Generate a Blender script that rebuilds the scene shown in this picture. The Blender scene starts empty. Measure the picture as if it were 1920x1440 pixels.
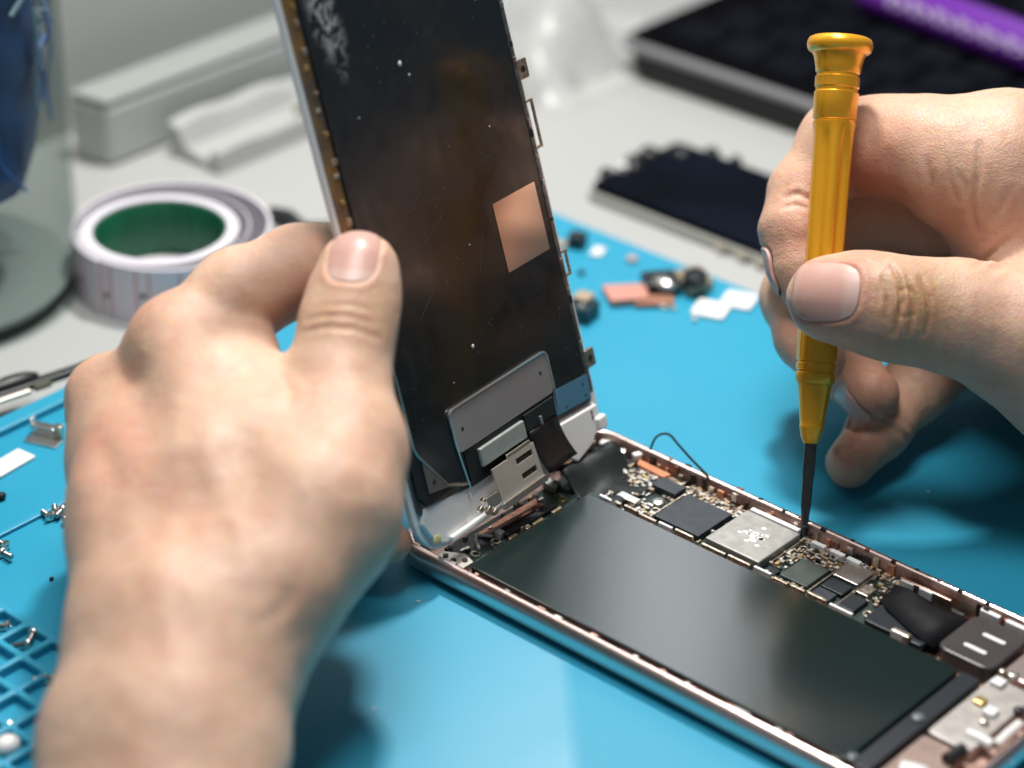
import bpy, math, random
import numpy as np
from mathutils import Vector, Matrix

random.seed(4)
rng = np.random.default_rng(7)
S = 0.001                      # everything below is written in millimetres
scene = bpy.context.scene
COL = scene.collection

# ------------------------------------------------------------------ camera
F_PX, YAW, PITCH, ROLL = 4729.785, 2.29041461, 0.52141917, 0.0137338
CAM = np.array([313.678, -317.540, 299.508])
FW = np.array([math.cos(YAW) * math.cos(PITCH), math.sin(YAW) * math.cos(PITCH), -math.sin(PITCH)])
_r = np.cross(FW, [0, 0, 1.0]); _r /= np.linalg.norm(_r); _u = np.cross(_r, FW)
RT = _r * math.cos(ROLL) + _u * math.sin(ROLL)
UP = _u * math.cos(ROLL) - _r * math.sin(ROLL)
cam_data = bpy.data.cameras.new('camera')
cam = bpy.data.objects.new('camera', cam_data); COL.objects.link(cam)
m = Matrix.Identity(4)
for i in range(3):
    m[i][0] = RT[i]; m[i][1] = UP[i]; m[i][2] = -FW[i]; m[i][3] = CAM[i] * S
cam.matrix_world = m
cam_data.sensor_width = 36.0
cam_data.lens = F_PX / 1920 * 36.0
cam_data.clip_start = 0.02; cam_data.clip_end = 20.0
cam_data.dof.use_dof = True
cam_data.dof.focus_distance = 0.534
cam_data.dof.aperture_fstop = 7.6
scene.camera = cam

# ------------------------------------------------------------------ light
world = bpy.data.worlds.new('World'); scene.world = world; world.use_nodes = True
bg = world.node_tree.nodes['Background']
bg.inputs[0].default_value = (0.62, 0.82, 1.0, 1); bg.inputs[1].default_value = 0.12

def area(name, loc, target, sx, sy, power, color):
    d = bpy.data.lights.new(name, 'AREA'); d.shape = 'RECTANGLE'; d.size = sx * S; d.size_y = sy * S
    d.energy = power; d.color = color
    o = bpy.data.objects.new(name, d); COL.objects.link(o)
    o.location = Vector(loc) * S
    o.rotation_euler = (Vector(target) - Vector(loc)).to_track_quat('-Z', 'Y').to_euler()
    return o

area('desk_lamp', (-100, 180, 500), (30, 40, 0), 46, 46, 3.0, (1.0, 0.965, 0.92))
area('soft_fill', (30, -30, 740), (40, 20, 0), 240, 240, 3.95, (1.0, 0.975, 0.95))  # added soft fill from above, brightens the hands' near sides
# the bright window beyond the table, mirrored in the battery and the mat
_wd = np.array([-0.500, 0.640, 0.584]); _wp = np.array([70, 0, 3]) + 950 * _wd + np.array([16, 14, 0])
area('window_light', _wp, (70, 0, 3), 80, 240, 0.34, (0.95, 0.98, 1.0))

scene.view_settings.view_transform = 'Standard'
scene.view_settings.look = 'None'
scene.view_settings.exposure = 0.0
scene.view_settings.gamma = 1.0
scene.view_settings.use_curve_mapping = False
scene.render.engine = 'CYCLES'
scene.cycles.max_bounces = 8
scene.cycles.use_denoising = True

# ------------------------------------------------------------------ helpers: points
def ray(px, py): return FW + RT * (px - 960) / F_PX + UP * (720 - py) / F_PX
def at(px, py, d): return CAM + d * ray(px, py)
def plane(px, py, h):                       # the point of a horizontal plane seen at a pixel of the photo
    d = ray(px, py); t = (h - CAM[2]) / d[2]; return CAM + t * d

# ------------------------------------------------------------------ helpers: materials
MATS = {}
def mat(name, color, rough=0.5, metal=0.0, spec=0.5, noise=None, bump=None, coat=0.0, sss=None, alpha=1.0, trans=0.0):
    """noise = (scale per mm, amount, second colour); bump = (scale per mm, strength)"""
    if name in MATS: return MATS[name]
    mt = bpy.data.materials.new(name); mt.use_nodes = True
    nt = mt.node_tree; b = nt.nodes['Principled BSDF']
    b.inputs['Base Color'].default_value = (*color, 1)
    b.inputs['Roughness'].default_value = rough
    b.inputs['Metallic'].default_value = metal
    b.inputs['Specular IOR Level'].default_value = spec
    b.inputs['Coat Weight'].default_value = coat
    b.inputs['Transmission Weight'].default_value = trans
    b.inputs['Alpha'].default_value = alpha
    tc = nt.nodes.new('ShaderNodeTexCoord')
    if noise:
        n = nt.nodes.new('ShaderNodeTexNoise'); n.inputs['Scale'].default_value = noise[0] * 1000
        n.inputs['Detail'].default_value = 5
        nt.links.new(tc.outputs['Object'], n.inputs['Vector'])
        r = nt.nodes.new('ShaderNodeValToRGB')
        r.color_ramp.elements[0].position = 0.5 - noise[1] / 2; r.color_ramp.elements[1].position = 0.5 + noise[1] / 2
        r.color_ramp.elements[0].color = (*color, 1); r.color_ramp.elements[1].color = (*noise[2], 1)
        nt.links.new(n.outputs['Fac'], r.inputs['Fac']); nt.links.new(r.outputs['Color'], b.inputs['Base Color'])
    if bump:
        n = nt.nodes.new('ShaderNodeTexNoise'); n.inputs['Scale'].default_value = bump[0] * 1000
        n.inputs['Detail'].default_value = 4
        nt.links.new(tc.outputs['Object'], n.inputs['Vector'])
        bp = nt.nodes.new('ShaderNodeBump'); bp.inputs['Strength'].default_value = bump[1]; bp.inputs['Distance'].default_value = 0.0004
        nt.links.new(n.outputs['Fac'], bp.inputs['Height']); nt.links.new(bp.outputs['Normal'], b.inputs['Normal'])
    MATS[name] = mt
    return mt

# ------------------------------------------------------------------ helpers: meshes
def rrect(x0, y0, x1, y1, r, n=6):
    pts = []
    for cx, cy, a0 in ((x1 - r, y1 - r, 0), (x0 + r, y1 - r, 90), (x0 + r, y0 + r, 180), (x1 - r, y0 + r, 270)):
        for k in range(n + 1):
            a = math.radians(a0 + 90 * k / n); pts.append((cx + r * math.cos(a), cy + r * math.sin(a)))
    return pts

WORLD = (np.zeros(3), np.eye(3))
class MB:
    def __init__(self, frame=WORLD): self.v = []; self.f = []; self.mi = []; self.frame = frame; self.cur = 0
    def add(self, vs, fs):
        o, R = self.frame; b = len(self.v)
        for p in vs: self.v.append(o + np.asarray(p, float) @ R)
        for f in fs: self.f.append([b + i for i in f]); self.mi.append(self.cur)
    def box(self, x0, y0, z0, x1, y1, z1):
        vs = [(x, y, z) for z in (z0, z1) for y in (y0, y1) for x in (x0, x1)]
        self.add(vs, [(0, 2, 3, 1), (4, 5, 7, 6), (0, 1, 5, 4), (2, 6, 7, 3), (0, 4, 6, 2), (1, 3, 7, 5)]); return self
    def cbox(self, c, s, ang=0.0):
        ca, sa = math.cos(ang), math.sin(ang); vs = []
        for z in (-.5, .5):
            for y in (-.5, .5):
                for x in (-.5, .5):
                    dx, dy = x * s[0], y * s[1]
                    vs.append((c[0] + dx * ca - dy * sa, c[1] + dx * sa + dy * ca, c[2] + z * s[2]))
        self.add(vs, [(0, 2, 3, 1), (4, 5, 7, 6), (0, 1, 5, 4), (2, 6, 7, 3), (0, 4, 6, 2), (1, 3, 7, 5)]); return self
    def prism(self, poly, z0, z1):
        n = len(poly)
        self.add([(x, y, z0) for x, y in poly] + [(x, y, z1) for x, y in poly],
                 [tuple(range(n - 1, -1, -1)), tuple(range(n, 2 * n))] + [(i, (i + 1) % n, n + (i + 1) % n, n + i) for i in range(n)]); return self
    def loops(self, loops, cap0=True, cap1=True, closed=True):
        n = len(loops[0]); vs = [p for l in loops for p in l]; fs = []
        for k in range(len(loops) - 1):
            for i in range(n if closed else n - 1):
                j = (i + 1) % n; fs.append((k * n + i, k * n + j, (k + 1) * n + j, (k + 1) * n + i))
        if cap0: fs.append(tuple(range(n - 1, -1, -1)))
        if cap1: fs.append(tuple((len(loops) - 1) * n + i for i in range(n)))
        self.add(vs, fs); return self
    def tube(self, path, r, n=8):
        path = [np.asarray(p, float) for p in path]; L = []
        rs = r if hasattr(r, '__len__') else [r] * len(path)
        t = path[1] - path[0]; a = np.cross(t, [0.31, 0.2, 0.93]); a /= np.linalg.norm(a)
        for i, p in enumerate(path):
            t = path[min(i + 1, len(path) - 1)] - path[max(i - 1, 0)]; t = t / (np.linalg.norm(t) + 1e-9)
            a = a - (a @ t) * t; a /= np.linalg.norm(a); b = np.cross(t, a)
            L.append([p + rs[i] * (math.cos(2 * math.pi * k / n) * a + math.sin(2 * math.pi * k / n) * b) for k in range(n)])
        self.loops(L); return self
    def lathe(self, prof, n=32, cap0=True, cap1=True):       # prof: (radius, height along local z)
        self.loops([[(r * math.cos(2 * math.pi * k / n), r * math.sin(2 * math.pi * k / n), z) for k in range(n)] for r, z in prof], cap0, cap1); return self
    def ball(self, c, r, n=12, sq=(1, 1, 1)):
        L = []
        for i in range(1, n):
            ph = math.pi * i / n
            L.append([(c[0] + sq[0] * r * math.sin(ph) * math.cos(2 * math.pi * k / n), c[1] + sq[1] * r * math.sin(ph) * math.sin(2 * math.pi * k / n),
                       c[2] - sq[2] * r * math.cos(ph)) for k in range(n)])
        self.loops(L); return self
    def build(self, name, mt, parent=None, bevel=0.0, smooth=False, base=None, seg=2, mats=None):
        v = np.array(self.v, float)
        if parent is not None: org = world_loc(parent)
        elif base is not None: org = np.asarray(base, float)
        else: org = np.array([(v[:, 0].min() + v[:, 0].max()) / 2, (v[:, 1].min() + v[:, 1].max()) / 2, v[:, 2].min()])
        me = bpy.data.meshes.new(name)
        me.from_pydata([tuple(p) for p in (v - org) * S], [], self.f)
        o = bpy.data.objects.new(name, me); COL.objects.link(o)
        for mm in (mats or [mt]): me.materials.append(mm)
        if mats: me.polygons.foreach_set('material_index', self.mi)
        import bmesh
        bm = bmesh.new(); bm.from_mesh(me); bmesh.ops.recalc_face_normals(bm, faces=bm.faces); bm.to_mesh(me); bm.free()
        if parent is None: o.location = Vector(org) * S; LOC[o.name] = org
        else: o.parent = parent; LOC[o.name] = org
        if smooth:
            me.polygons.foreach_set('use_smooth', [True] * len(me.polygons)); me.set_sharp_from_angle(angle=math.radians(40))
        if bevel > 0:
            b = o.modifiers.new('bevel', 'BEVEL'); b.width = bevel * S; b.segments = seg; b.limit_method = 'ANGLE'; b.angle_limit = math.radians(35)
            b.harden_normals = False
        return o
LOC = {}
def world_loc(o): return LOC[o.name]
def tag(o, label, cat, group=None):
    o['label'] = label; o['category'] = cat
    if group: o['group'] = group
    return o
def thing(name, label, cat, loc, group=None):
    o = bpy.data.objects.new(name, None); COL.objects.link(o); o.empty_display_size = 0.01
    o.location = Vector(loc) * S; LOC[o.name] = np.asarray(loc, float)
    return tag(o, label, cat, group)
def struct(o): o['kind'] = 'structure'; return o

# ------------------------------------------------------------------ materials
M_MAT = mat('blue_silicone', (0.020, 0.275, 0.43), 0.34, spec=0.42, noise=(0.02, 0.5, (0.026, 0.30, 0.455)), bump=(0.9, 0.05))
nt = M_MAT.node_tree; bs = nt.nodes['Principled BSDF']; src = bs.inputs['Base Color'].links[0].from_socket
vo = nt.nodes.new('ShaderNodeTexVoronoi'); vo.inputs['Scale'].default_value = 190; tc = nt.nodes.new('ShaderNodeTexCoord'); nt.links.new(tc.outputs['Object'], vo.inputs['Vector'])
wn = nt.nodes.new('ShaderNodeTexNoise'); wn.inputs['Scale'].default_value = 23; wn.inputs['Detail'].default_value = 5; nt.links.new(tc.outputs['Object'], wn.inputs['Vector'])
t1 = nt.nodes.new('ShaderNodeMath'); t1.operation = 'MULTIPLY_ADD'; t1.inputs[1].default_value = .30; t1.inputs[2].default_value = -.105; nt.links.new(wn.outputs['Fac'], t1.inputs[0])
lt = nt.nodes.new('ShaderNodeMath'); lt.operation = 'LESS_THAN'; nt.links.new(vo.outputs['Distance'], lt.inputs[0]); nt.links.new(t1.outputs[0], lt.inputs[1])
mu = nt.nodes.new('ShaderNodeMath'); mu.operation = 'MULTIPLY'; mu.inputs[1].default_value = .35; nt.links.new(lt.outputs[0], mu.inputs[0])
mx = nt.nodes.new('ShaderNodeMix'); mx.data_type = 'RGBA'; mx.inputs['B'].default_value = (.25, .33, .38, 1); nt.links.new(mu.outputs[0], mx.inputs['Factor']); nt.links.new(src, mx.inputs['A']); nt.links.new(mx.outputs['Result'], bs.inputs['Base Color'])
wr = nt.nodes.new('ShaderNodeTexNoise'); wr.inputs['Scale'].default_value = 34; wr.inputs['Detail'].default_value = 7; nt.links.new(tc.outputs['Object'], wr.inputs['Vector'])
mr = nt.nodes.new('ShaderNodeMapRange'); mr.inputs['To Min'].default_value = .34; mr.inputs['To Max'].default_value = .52; nt.links.new(wr.outputs['Fac'], mr.inputs['Value']); nt.links.new(mr.outputs['Result'], bs.inputs['Roughness'])
M_TABLE = mat('white_laminate', (0.41, 0.415, 0.405), 0.45, noise=(0.01, 0.6, (0.375, 0.385, 0.376)))
M_WALL = mat('grey_paint', (0.42, 0.435, 0.41), 0.7, noise=(0.006, 0.6, (0.36, 0.38, 0.36)))
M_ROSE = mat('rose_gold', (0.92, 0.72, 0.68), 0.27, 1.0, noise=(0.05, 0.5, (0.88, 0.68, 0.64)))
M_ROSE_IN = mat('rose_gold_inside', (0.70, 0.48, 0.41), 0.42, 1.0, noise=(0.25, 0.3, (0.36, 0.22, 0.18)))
M_BLACK = mat('black_plastic', (0.012, 0.013, 0.015), 0.4)
M_BOARD = mat('dark_circuit_board', (0.010, 0.022, 0.020), 0.4, noise=(0.9, 0.25, (0.03, 0.05, 0.045)))
M_SILVER = mat('bright_steel', (0.72, 0.70, 0.66), 0.30, 1.0, bump=(1.5, 0.15))
M_TIN = mat('tinned_metal', (0.75, 0.68, 0.58), 0.32, 1.0, noise=(1.5, 0.2, (0.45, 0.38, 0.30)))
M_GOLDPIN = mat('gold_contact', (0.85, 0.62, 0.25), 0.3, 1.0)
M_TAN = mat('tan_ceramic', (0.38, 0.29, 0.20), 0.45)
M_WHITE = mat('white_plastic', (0.72, 0.72, 0.71), 0.4)
M_CHIP = mat('chip_epoxy', (0.022, 0.027, 0.036), 0.38, noise=(0.5, 0.3, (0.034, 0.041, 0.052)))
M_CHIP2 = mat('dark_chip_epoxy', (0.012, 0.016, 0.022), 0.35)
M_FLEX = mat('black_flex_film', (0.008, 0.012, 0.012), 0.55, spec=.3, noise=(0.2, 0.4, (0.013, 0.019, 0.019)), bump=(0.5, 0.25))
M_COPPER = mat('copper_flex', (0.55, 0.22, 0.13), 0.35, 0.6, noise=(0.6, 0.3, (0.7, 0.36, 0.25)))
M_COPPER_D = mat('brown_flex', (0.16, 0.055, 0.04), 0.45, noise=(0.5, 0.3, (0.22, 0.09, 0.06)))

# ================================================================== setting
tb = MB(); tb.box(-900, -500, -34, 900, 1000, -4.0)
struct(tb.build('table', M_TABLE))
wl = MB(); wl.box(-246, -300, -3.95, -226, 262, 420)
tag(wl.build('back_panel', M_WALL), 'plain grey panel standing upright behind the jar and the roll of labels', 'panel')

# blue repair mat: slab, rim strip, divider ridge and sorting grid
mat_t = thing('repair_mat', 'bright blue silicone repair mat with a sorting grid, under the phone and both hands', 'mat', (60, 0, -4))
b = MB()
poly = rrect(-106, -260, 300, 152, 9)
b.loops([[(x, y, -3.95) for x, y in poly], [(x, y, -0.5) for x, y in poly], [(97 + (x - 97) * 0.9975, -54 + (y + 54) * 0.9975, 0) for x, y in poly]])
b.build('mat_sheet', M_MAT, mat_t, smooth=True)
b = MB(); b.box(-104.5, -200, 0.004, -99.5, 40, 1.8); b.build('rim', M_MAT, mat_t, bevel=0.5)
b = MB(); b.box(-68, -200, 0.004, -66.2, 30, 0.9); b.build('divider_ridge', M_MAT, mat_t, bevel=0.3)
def lattice(name, x0, y0, nx, ny, pitch, wall, h):
    xs = [x0]; ys = [y0]
    for i in range(nx): xs += [xs[-1] + wall, xs[-1] + pitch]
    for i in range(ny): ys += [ys[-1] + wall, ys[-1] + pitch]
    xs.append(xs[-1] + wall); ys.append(ys[-1] + wall)
    nX, nY = len(xs) - 1, len(ys) - 1
    solid = lambda i, j: 0 <= i < nX and 0 <= j < nY and (i % 2 == 0 or j % 2 == 0)
    bm_ = MB(); idx = {}
    def vid(i, j, k):
        if (i, j, k) not in idx: idx[(i, j, k)] = len(bm_.v); bm_.v.append(np.array([xs[i], ys[j], (0.004, h)[k]]))
        return idx[(i, j, k)]
    for i in range(nX):
        for j in range(nY):
            if not solid(i, j): continue
            bm_.f.append([vid(i, j, 1), vid(i + 1, j, 1), vid(i + 1, j + 1, 1), vid(i, j + 1, 1)]); bm_.mi.append(0)
            for (di, dj, a, c) in ((-1, 0, (i, j), (i, j + 1)), (1, 0, (i + 1, j), (i + 1, j + 1)), (0, -1, (i, j), (i + 1, j)), (0, 1, (i, j + 1), (i + 1, j + 1))):
                if not solid(i + di, j + dj):
                    bm_.f.append([vid(*a, 0), vid(*c, 0), vid(*c, 1), vid(*a, 1)]); bm_.mi.append(0)
    return bm_
lattice('sorting_grid', -84, -140, 12, 9, 8.0, 1.7, 2.2).build('sorting_grid', M_MAT, mat_t, bevel=0.55, seg=3)

# ================================================================== phone body
ph = thing('opened_phone', 'opened phone body with its battery and circuit board exposed, lying on the blue mat', 'phone', (69, 33.5, 0.1))
def ring(inset, z, r=9.5):
    return [(x, y, z) for x, y in rrect(inset, inset, 138.3 - inset, 67.1 - inset, max(r - inset, 0.8), 8)]
h = MB()
h.loops([ring(3.0, 0.15), ring(1.8, 0.35), ring(0.9, 1.0), ring(0.3, 2.0), ring(0.0, 3.3), ring(0.15, 4.5), ring(0.55, 5.5), ring(1.05, 6.15), ring(1.6, 6.45), ring(2.1, 6.45), ring(2.4, 6.2)], True, False)
h.build('housing', M_ROSE, ph, smooth=True)
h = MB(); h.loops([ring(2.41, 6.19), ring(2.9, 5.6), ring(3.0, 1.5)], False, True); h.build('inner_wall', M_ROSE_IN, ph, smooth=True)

bt = mat('battery_wrap', (0.0045, 0.013, 0.0125), 0.19, spec=0.75, noise=(0.012, 0.6, (0.006, 0.016, 0.0155)), bump=(0.1, 0.05))
b = MB(); b.prism(rrect(19.6, 5.3, 115.0, 43.9, 1.0), 1.52, 4.95)
batt = b.build('battery', bt, ph, bevel=0.35)
b = MB(); b.box(115.3, 6.0, 1.52, 119.6, 44.5, 4.3); b.build('battery_end_strip', M_CHIP2, batt, bevel=0.3)
for (px, py) in ((1597, 1415), (1722, 1342)):
    c = plane(px, py, 4.9); b = MB(); b.lathe([(0.01, 0), (1.3, 0), (1.2, .5), (.5, .7), (.01, .7)], 16); b.v = [v + np.array([c[0], c[1], 4.3]) for v in b.v]
    b.build('rivet', mat('dull_grey_film', (0.10, 0.13, 0.13), 0.4), ph, smooth=True)
b = MB(); c = plane(1397, 1328, 4.6); b.cbox((c[0], 4.2, 4.0), (4.2, 1.4, 1.4)); b.build('clip', M_SILVER, ph, bevel=.3)

# circuit board (L shaped) and its raised items
b = MB(); b.prism([(9, 9), (17.6, 9), (17.6, 45.6), (104, 45.6), (104, 63.4), (9, 63.4)], 1.52, 2.8)
board = b.build('circuit_board', M_BOARD, ph, bevel=0.1)
def chip(name, x0, y0, x1, y1, top, mt, bev=.15, lab=None):
    q = MB(); q.box(x0, y0, 2.81, x1, y1, top); o = q.build(name, mt, ph, bevel=bev)
    if lab: o['label'] = lab
    return o
BLOCK = []
def blk(*a): BLOCK.append(a)
chip('memory_chip', 35.2, 47.3, 47.3, 59.2, 4.3, M_CHIP, lab='large matt dark grey square chip'); blk(35, 47, 47.5, 59.4)
cpu_m = bpy.data.materials.new('processor_tin'); cpu_m.use_nodes = True
nt = cpu_m.node_tree; bs = nt.nodes['Principled BSDF']; bs.inputs['Metallic'].default_value = 0.6; bs.inputs['Roughness'].default_value = 0.5
tc = nt.nodes.new('ShaderNodeTexCoord'); n1 = nt.nodes.new('ShaderNodeTexNoise'); n1.inputs['Scale'].default_value = 420; n1.inputs['Detail'].default_value = 3
rp = nt.nodes.new('ShaderNodeValToRGB'); rp.color_ramp.elements[0].position = .35; rp.color_ramp.elements[0].color = (.30, .295, .28, 1); rp.color_ramp.elements[1].position = .7; rp.color_ramp.elements[1].color = (.40, .395, .375, 1)
nt.links.new(tc.outputs['Object'], n1.inputs['Vector']); nt.links.new(n1.outputs['Fac'], rp.inputs['Fac']); nt.links.new(rp.outputs['Color'], bs.inputs['Base Color'])
cpu = chip('processor_shield', 49.2, 47.1, 63.4, 61.9, 5.0, cpu_m, .3, 'square silver tin processor cover with white marks'); blk(48.8, 46.8, 63.8, 63.4)
q = MB(); q.box(49.8, 62.05, 2.81, 62.6, 63.3, 5.3); q.build('shield_lip', M_WHITE, cpu, bevel=.2)
wm = mat('white_thermal_residue', (0.80, 0.80, 0.78), 0.6)
for k in range(16):
    cx, cy = 56.4 + rng.normal(0, 2.0), 54.6 + rng.normal(0, 2.4)
    if k < 9: cx, cy = 56.0 + (k - 4) * 0.62 + rng.normal(0, .3), 54.5 + rng.normal(0, .9)
    q = MB(); s = rng.uniform(.35, .75)
    q.prism([(cx + s * rng.uniform(.6, 1.3) * math.cos(a) * 1.2, cy + s * rng.uniform(.6, 1.3) * math.sin(a)) for a in np.linspace(0, 2 * math.pi, 9)[:-1]], 4.99, 5.06)
    q.build('residue_mark', wm, cpu)
chip('power_chip', 68.4, 47.8, 75.2, 56.2, 4.0, mat('greenish_chip_epoxy', (0.045, 0.060, 0.056), 0.36, noise=(.5, .3, (.06, .075, .07)))); blk(68, 47.4, 75.5, 56.6)
chip('steel_can', 76.6, 55.2, 82.8, 61.6, 4.2, M_SILVER, .2); blk(76.2, 54.8, 83.2, 62)
chip('radio_chip', 76.9, 50.5, 82.3, 54.4, 3.9, M_CHIP2); blk(76.5, 50, 83, 54.7)
chip('radio_chip', 76.9, 46.9, 81.4, 50.1, 3.8, M_CHIP); chip('audio_chip', 83.0, 47.2, 87.4, 52.6, 3.8, M_CHIP2); blk(76.5, 46.6, 88, 53)
chip('steel_can', 83.6, 53.6, 86.4, 57.2, 3.9, M_TIN, .15); blk(83.3, 53.2, 86.8, 57.5)
chip('connector_block', 27.0, 56.6, 33.6, 60.6, 4.6, M_CHIP); blk(26.6, 56.2, 34, 61)
chip('connector_block', 23.8, 48.2, 29.2, 50.4, 4.3, M_SILVER, .2); blk(23.5, 47.8, 29.5, 50.8)
chip('small_chip', 64.6, 47.2, 67.4, 49.6, 3.6, M_CHIP2); blk(64.3, 47, 67.7, 49.9)
# shield fence along the battery: short tinned lengths with gaps
for k, (x0, x1) in enumerate(((21, 24.5), (25.3, 27), (28, 31.6), (32.2, 36.8), (37.5, 41.2), (42, 46.8), (49.2, 55.5), (56.2, 62), (63, 67.4), (68, 71.7), (72.6, 76.0), (76.8, 81.5), (82.3, 88.0))):
    q = MB(); q.box(x0, 45.75, 2.81, x1, 46.45, 4.1 + 0.2 * (k % 3)); q.build('shield_fence', M_TIN if k % 4 else M_WHITE, ph, bevel=.1)
for (x0, y0, x1, y1) in ((76.0, 46.8, 76.4, 62), (64.0, 50.2, 64.3, 62.3), (34.2, 47, 34.6, 58.5), (83.2, 46.8, 83.5, 62)):
    q = MB(); q.box(x0, y0, 2.81, x1, y1, 3.9); q.build('shield_fence', M_TIN, ph, bevel=.08)
def washer(name, x, y, z, ro, ri, mt):
    q = MB(); q.lathe([(ri, 0), (ro, 0), (ro, .35), (ri, .35)], 20, False, False)
    n = 20; q.f += [[60 + i, 60 + (i + 1) % n, (i + 1) % n, i] for i in range(n)]; q.mi += [0] * n
    q.v = [v + np.array([x, y, z]) for v in q.v]; return q.build(name, mt, ph, bevel=.06)
for (x, y) in ((15.2, 40.3), (15.6, 18.1), (15.7, 11.6), (33.0, 50.6), (32.8, 62.0), (27.6, 46.9), (89.5, 49.6), (65.6, 60.2)):
    washer('screw_ring', x, y, 2.82, 1.15, .62, M_TIN if x > 20 else M_GOLDPIN if y > 30 else M_TIN); blk(x - 1.2, y - 1.2, x + 1.2, y + 1.2)
q = MB(); q.lathe([(.01, 0), (1.5, 0), (1.5, .9), (1.1, 1.2), (.5, 1.2), (.4, .9), (.01, .9)], 20); q.v = [v + np.array([31.8, 57.4 - 4.2, 2.82]) for v in q.v]; q.build('coax_socket', M_SILVER, ph, smooth=True); blk(30, 51.5, 33.6, 55)
# countless surface-mount parts: the largest as parts, the rest one mass
smd_m = [mat('smd_silver', (.70, .68, .64), .35, 1.0), M_TAN, M_TIN, mat('smd_pale', (.58, .55, .50), .45), M_BLACK, mat('smd_gold', (.75, .53, .22), .35, 1.0)]
spots = []
def free(x, y): return not any(a < x < c and bb < y < d for a, bb, c, d in BLOCK)
def field(x0, y0, x1, y1, sx, sy, p):
    y = y0
    while y < y1:
        x = x0
        while x < x1:
            if rng.random() < p and free(x, y): spots.append((x + rng.normal(0, .12), y + rng.normal(0, .12), rng.uniform(.55, 1.5), rng.uniform(.4, .85), rng.uniform(.4, 1.1), int(rng.choice(6, p=[.22, .2, .26, .14, .10, .08])), rng.integers(0, 2)))
            x += sx
        y += sy
field(22, 46.9, 35, 63, 1.15, 1.0, .75); field(35, 59.6, 49, 63.3, 1.05, .85, .85); field(64.4, 47, 76.2, 63.3, 1.0, .9, .85)
field(83.5, 53, 90, 62.8, 1.1, 1.0, .6); field(76, 62, 90, 63.3, 1.1, .7, .7); field(10, 10, 17.4, 45, 1.7, 1.5, .35); field(47.4, 47, 49, 62, .8, 1.0, .5)
field(20, 62.3, 88, 63.4, .8, .55, .75); field(22, 60.4, 35, 62.6, .9, .8, .8); field(18, 56, 27, 62, 1.2, 1.0, .6)
spots.sort(key=lambda s: -s[2] * s[3])
mass = MB()
for i, (x, y, a, bb, hh, mi, ro) in enumerate(spots):
    if ro: a, bb = bb, a
    if i < 95:
        q = MB(); q.box(x - a / 2, y - bb / 2, 2.81, x + a / 2, y + bb / 2, 2.81 + hh); q.build('capacitor', smd_m[mi], ph)
    else:
        mass.cur = mi; mass.box(x - a / 2, y - bb / 2, 2.81, x + a / 2, y + bb / 2, 2.81 + hh)
o = mass.build('tiny_components', None, ph, mats=smd_m); o['kind'] = 'stuff'
# inner far wall: springs, clips and white antenna bits along the rose rim
for k in range(46):
    x = 20 + k * 2.45 + rng.normal(0, .5)
    if 86 < x < 104: continue
    q = MB(); w = rng.uniform(.6, 1.7); z1 = rng.uniform(4.6, 6.3)
    q.box(x, 63.45 + rng.uniform(0, .25), rng.uniform(2.9, 4.2), x + w, 64.05, z1); q.build('wall_clip', [M_BLACK, M_TIN, M_COPPER, M_COPPER_D, M_SILVER, M_BLACK][k % 6], ph)
for k in range(18):
    x = 24 + k * 6.1 + rng.normal(0, 1.2); q = MB(); q.cbox((x, 65.2 + rng.uniform(-.5, .5), 6.3), (rng.uniform(.6, 1.5), .8, .5)); q.build('rim_notch', M_BLACK if k % 3 else M_COPPER_D, ph)
for k in range(14):
    x = 8 + k * 8.2 + rng.normal(0, 1.5); q = MB(); q.cbox((x, 2.3 + rng.uniform(-.2, .2), 6.25), (rng.uniform(.8, 1.8), .7, .5)); q.build('rim_notch', M_SILVER if k % 2 else M_ROSE_IN, ph)
for x in (66.6, 71.4, 75.6): q = MB(); q.box(x, 61.3, 2.81, x + 3.4, 62.5, 4.7); q.build('white_block', M_WHITE, ph, bevel=.2)
q = MB(); q.box(88.5, 62.2, 2.81, 101, 63.0, 5.2); q.build('copper_spring', M_ROSE_IN, ph, bevel=.2)
for x in (89, 93.5): q = MB(); q.box(x, 61.7, 2.9, x + 3.2, 62.1, 5.2); q.build('white_block', M_WHITE, ph, bevel=.15)
for x in (107.2, 113.2): q = MB(); q.box(x, 63.2, 3.0, x + 4.6, 64.4, 5.6); q.build('antenna_pad', M_WHITE, ph, bevel=.25)
# black tape over the lower board, loudspeaker with two pale slots
q = MB(); q.loops([[(x, y, z) for x, y, z in l] for l in (
    [(87.5, 55.5, 3.4), (88.2, 61.6, 3.6), (88.4, 62, 3.1)], [(92, 52, 4.6), (92.4, 60, 5.3), (92.6, 61.4, 3.1)], [(97, 50, 4.4), (97.5, 58, 4.9), (98, 61.6, 3.1)], [(102, 48, 4.6), (102.5, 57, 4.9), (103.5, 62, 3.1)], [(106.5, 48, 3.6), (106.5, 57, 3.8), (107, 62, 3.0)])], False, False, closed=False)
tape = q.build('black_tape', mat('black_tape', (0.007, 0.007, 0.009), 0.6, spec=.15, bump=(0.3, 0.3)), ph, smooth=True)
sol = tape.modifiers.new('thick', 'SOLIDIFY'); sol.thickness = 0.2 * S
q = MB(); q.prism(rrect(90.2, 46.4, 104.5, 55.4, 1.0), 2.82, 3.9); q.build('tape_pad', M_CHIP2, ph, bevel=.2)
q = MB(); q.box(97.2, 45.9, 2.81, 101.6, 47.4, 4.9); q.build('side_connector', M_TIN, ph, bevel=.3); q = MB(); q.box(97.6, 45.6, 3.0, 100.4, 45.88, 5.1); q.build('white_block', M_WHITE, ph, bevel=.1)
spk = MB(); spk.prism(rrect(107.0, 47.2, 120.0, 62.4, 2.6), 1.52, 5.0)
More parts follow.
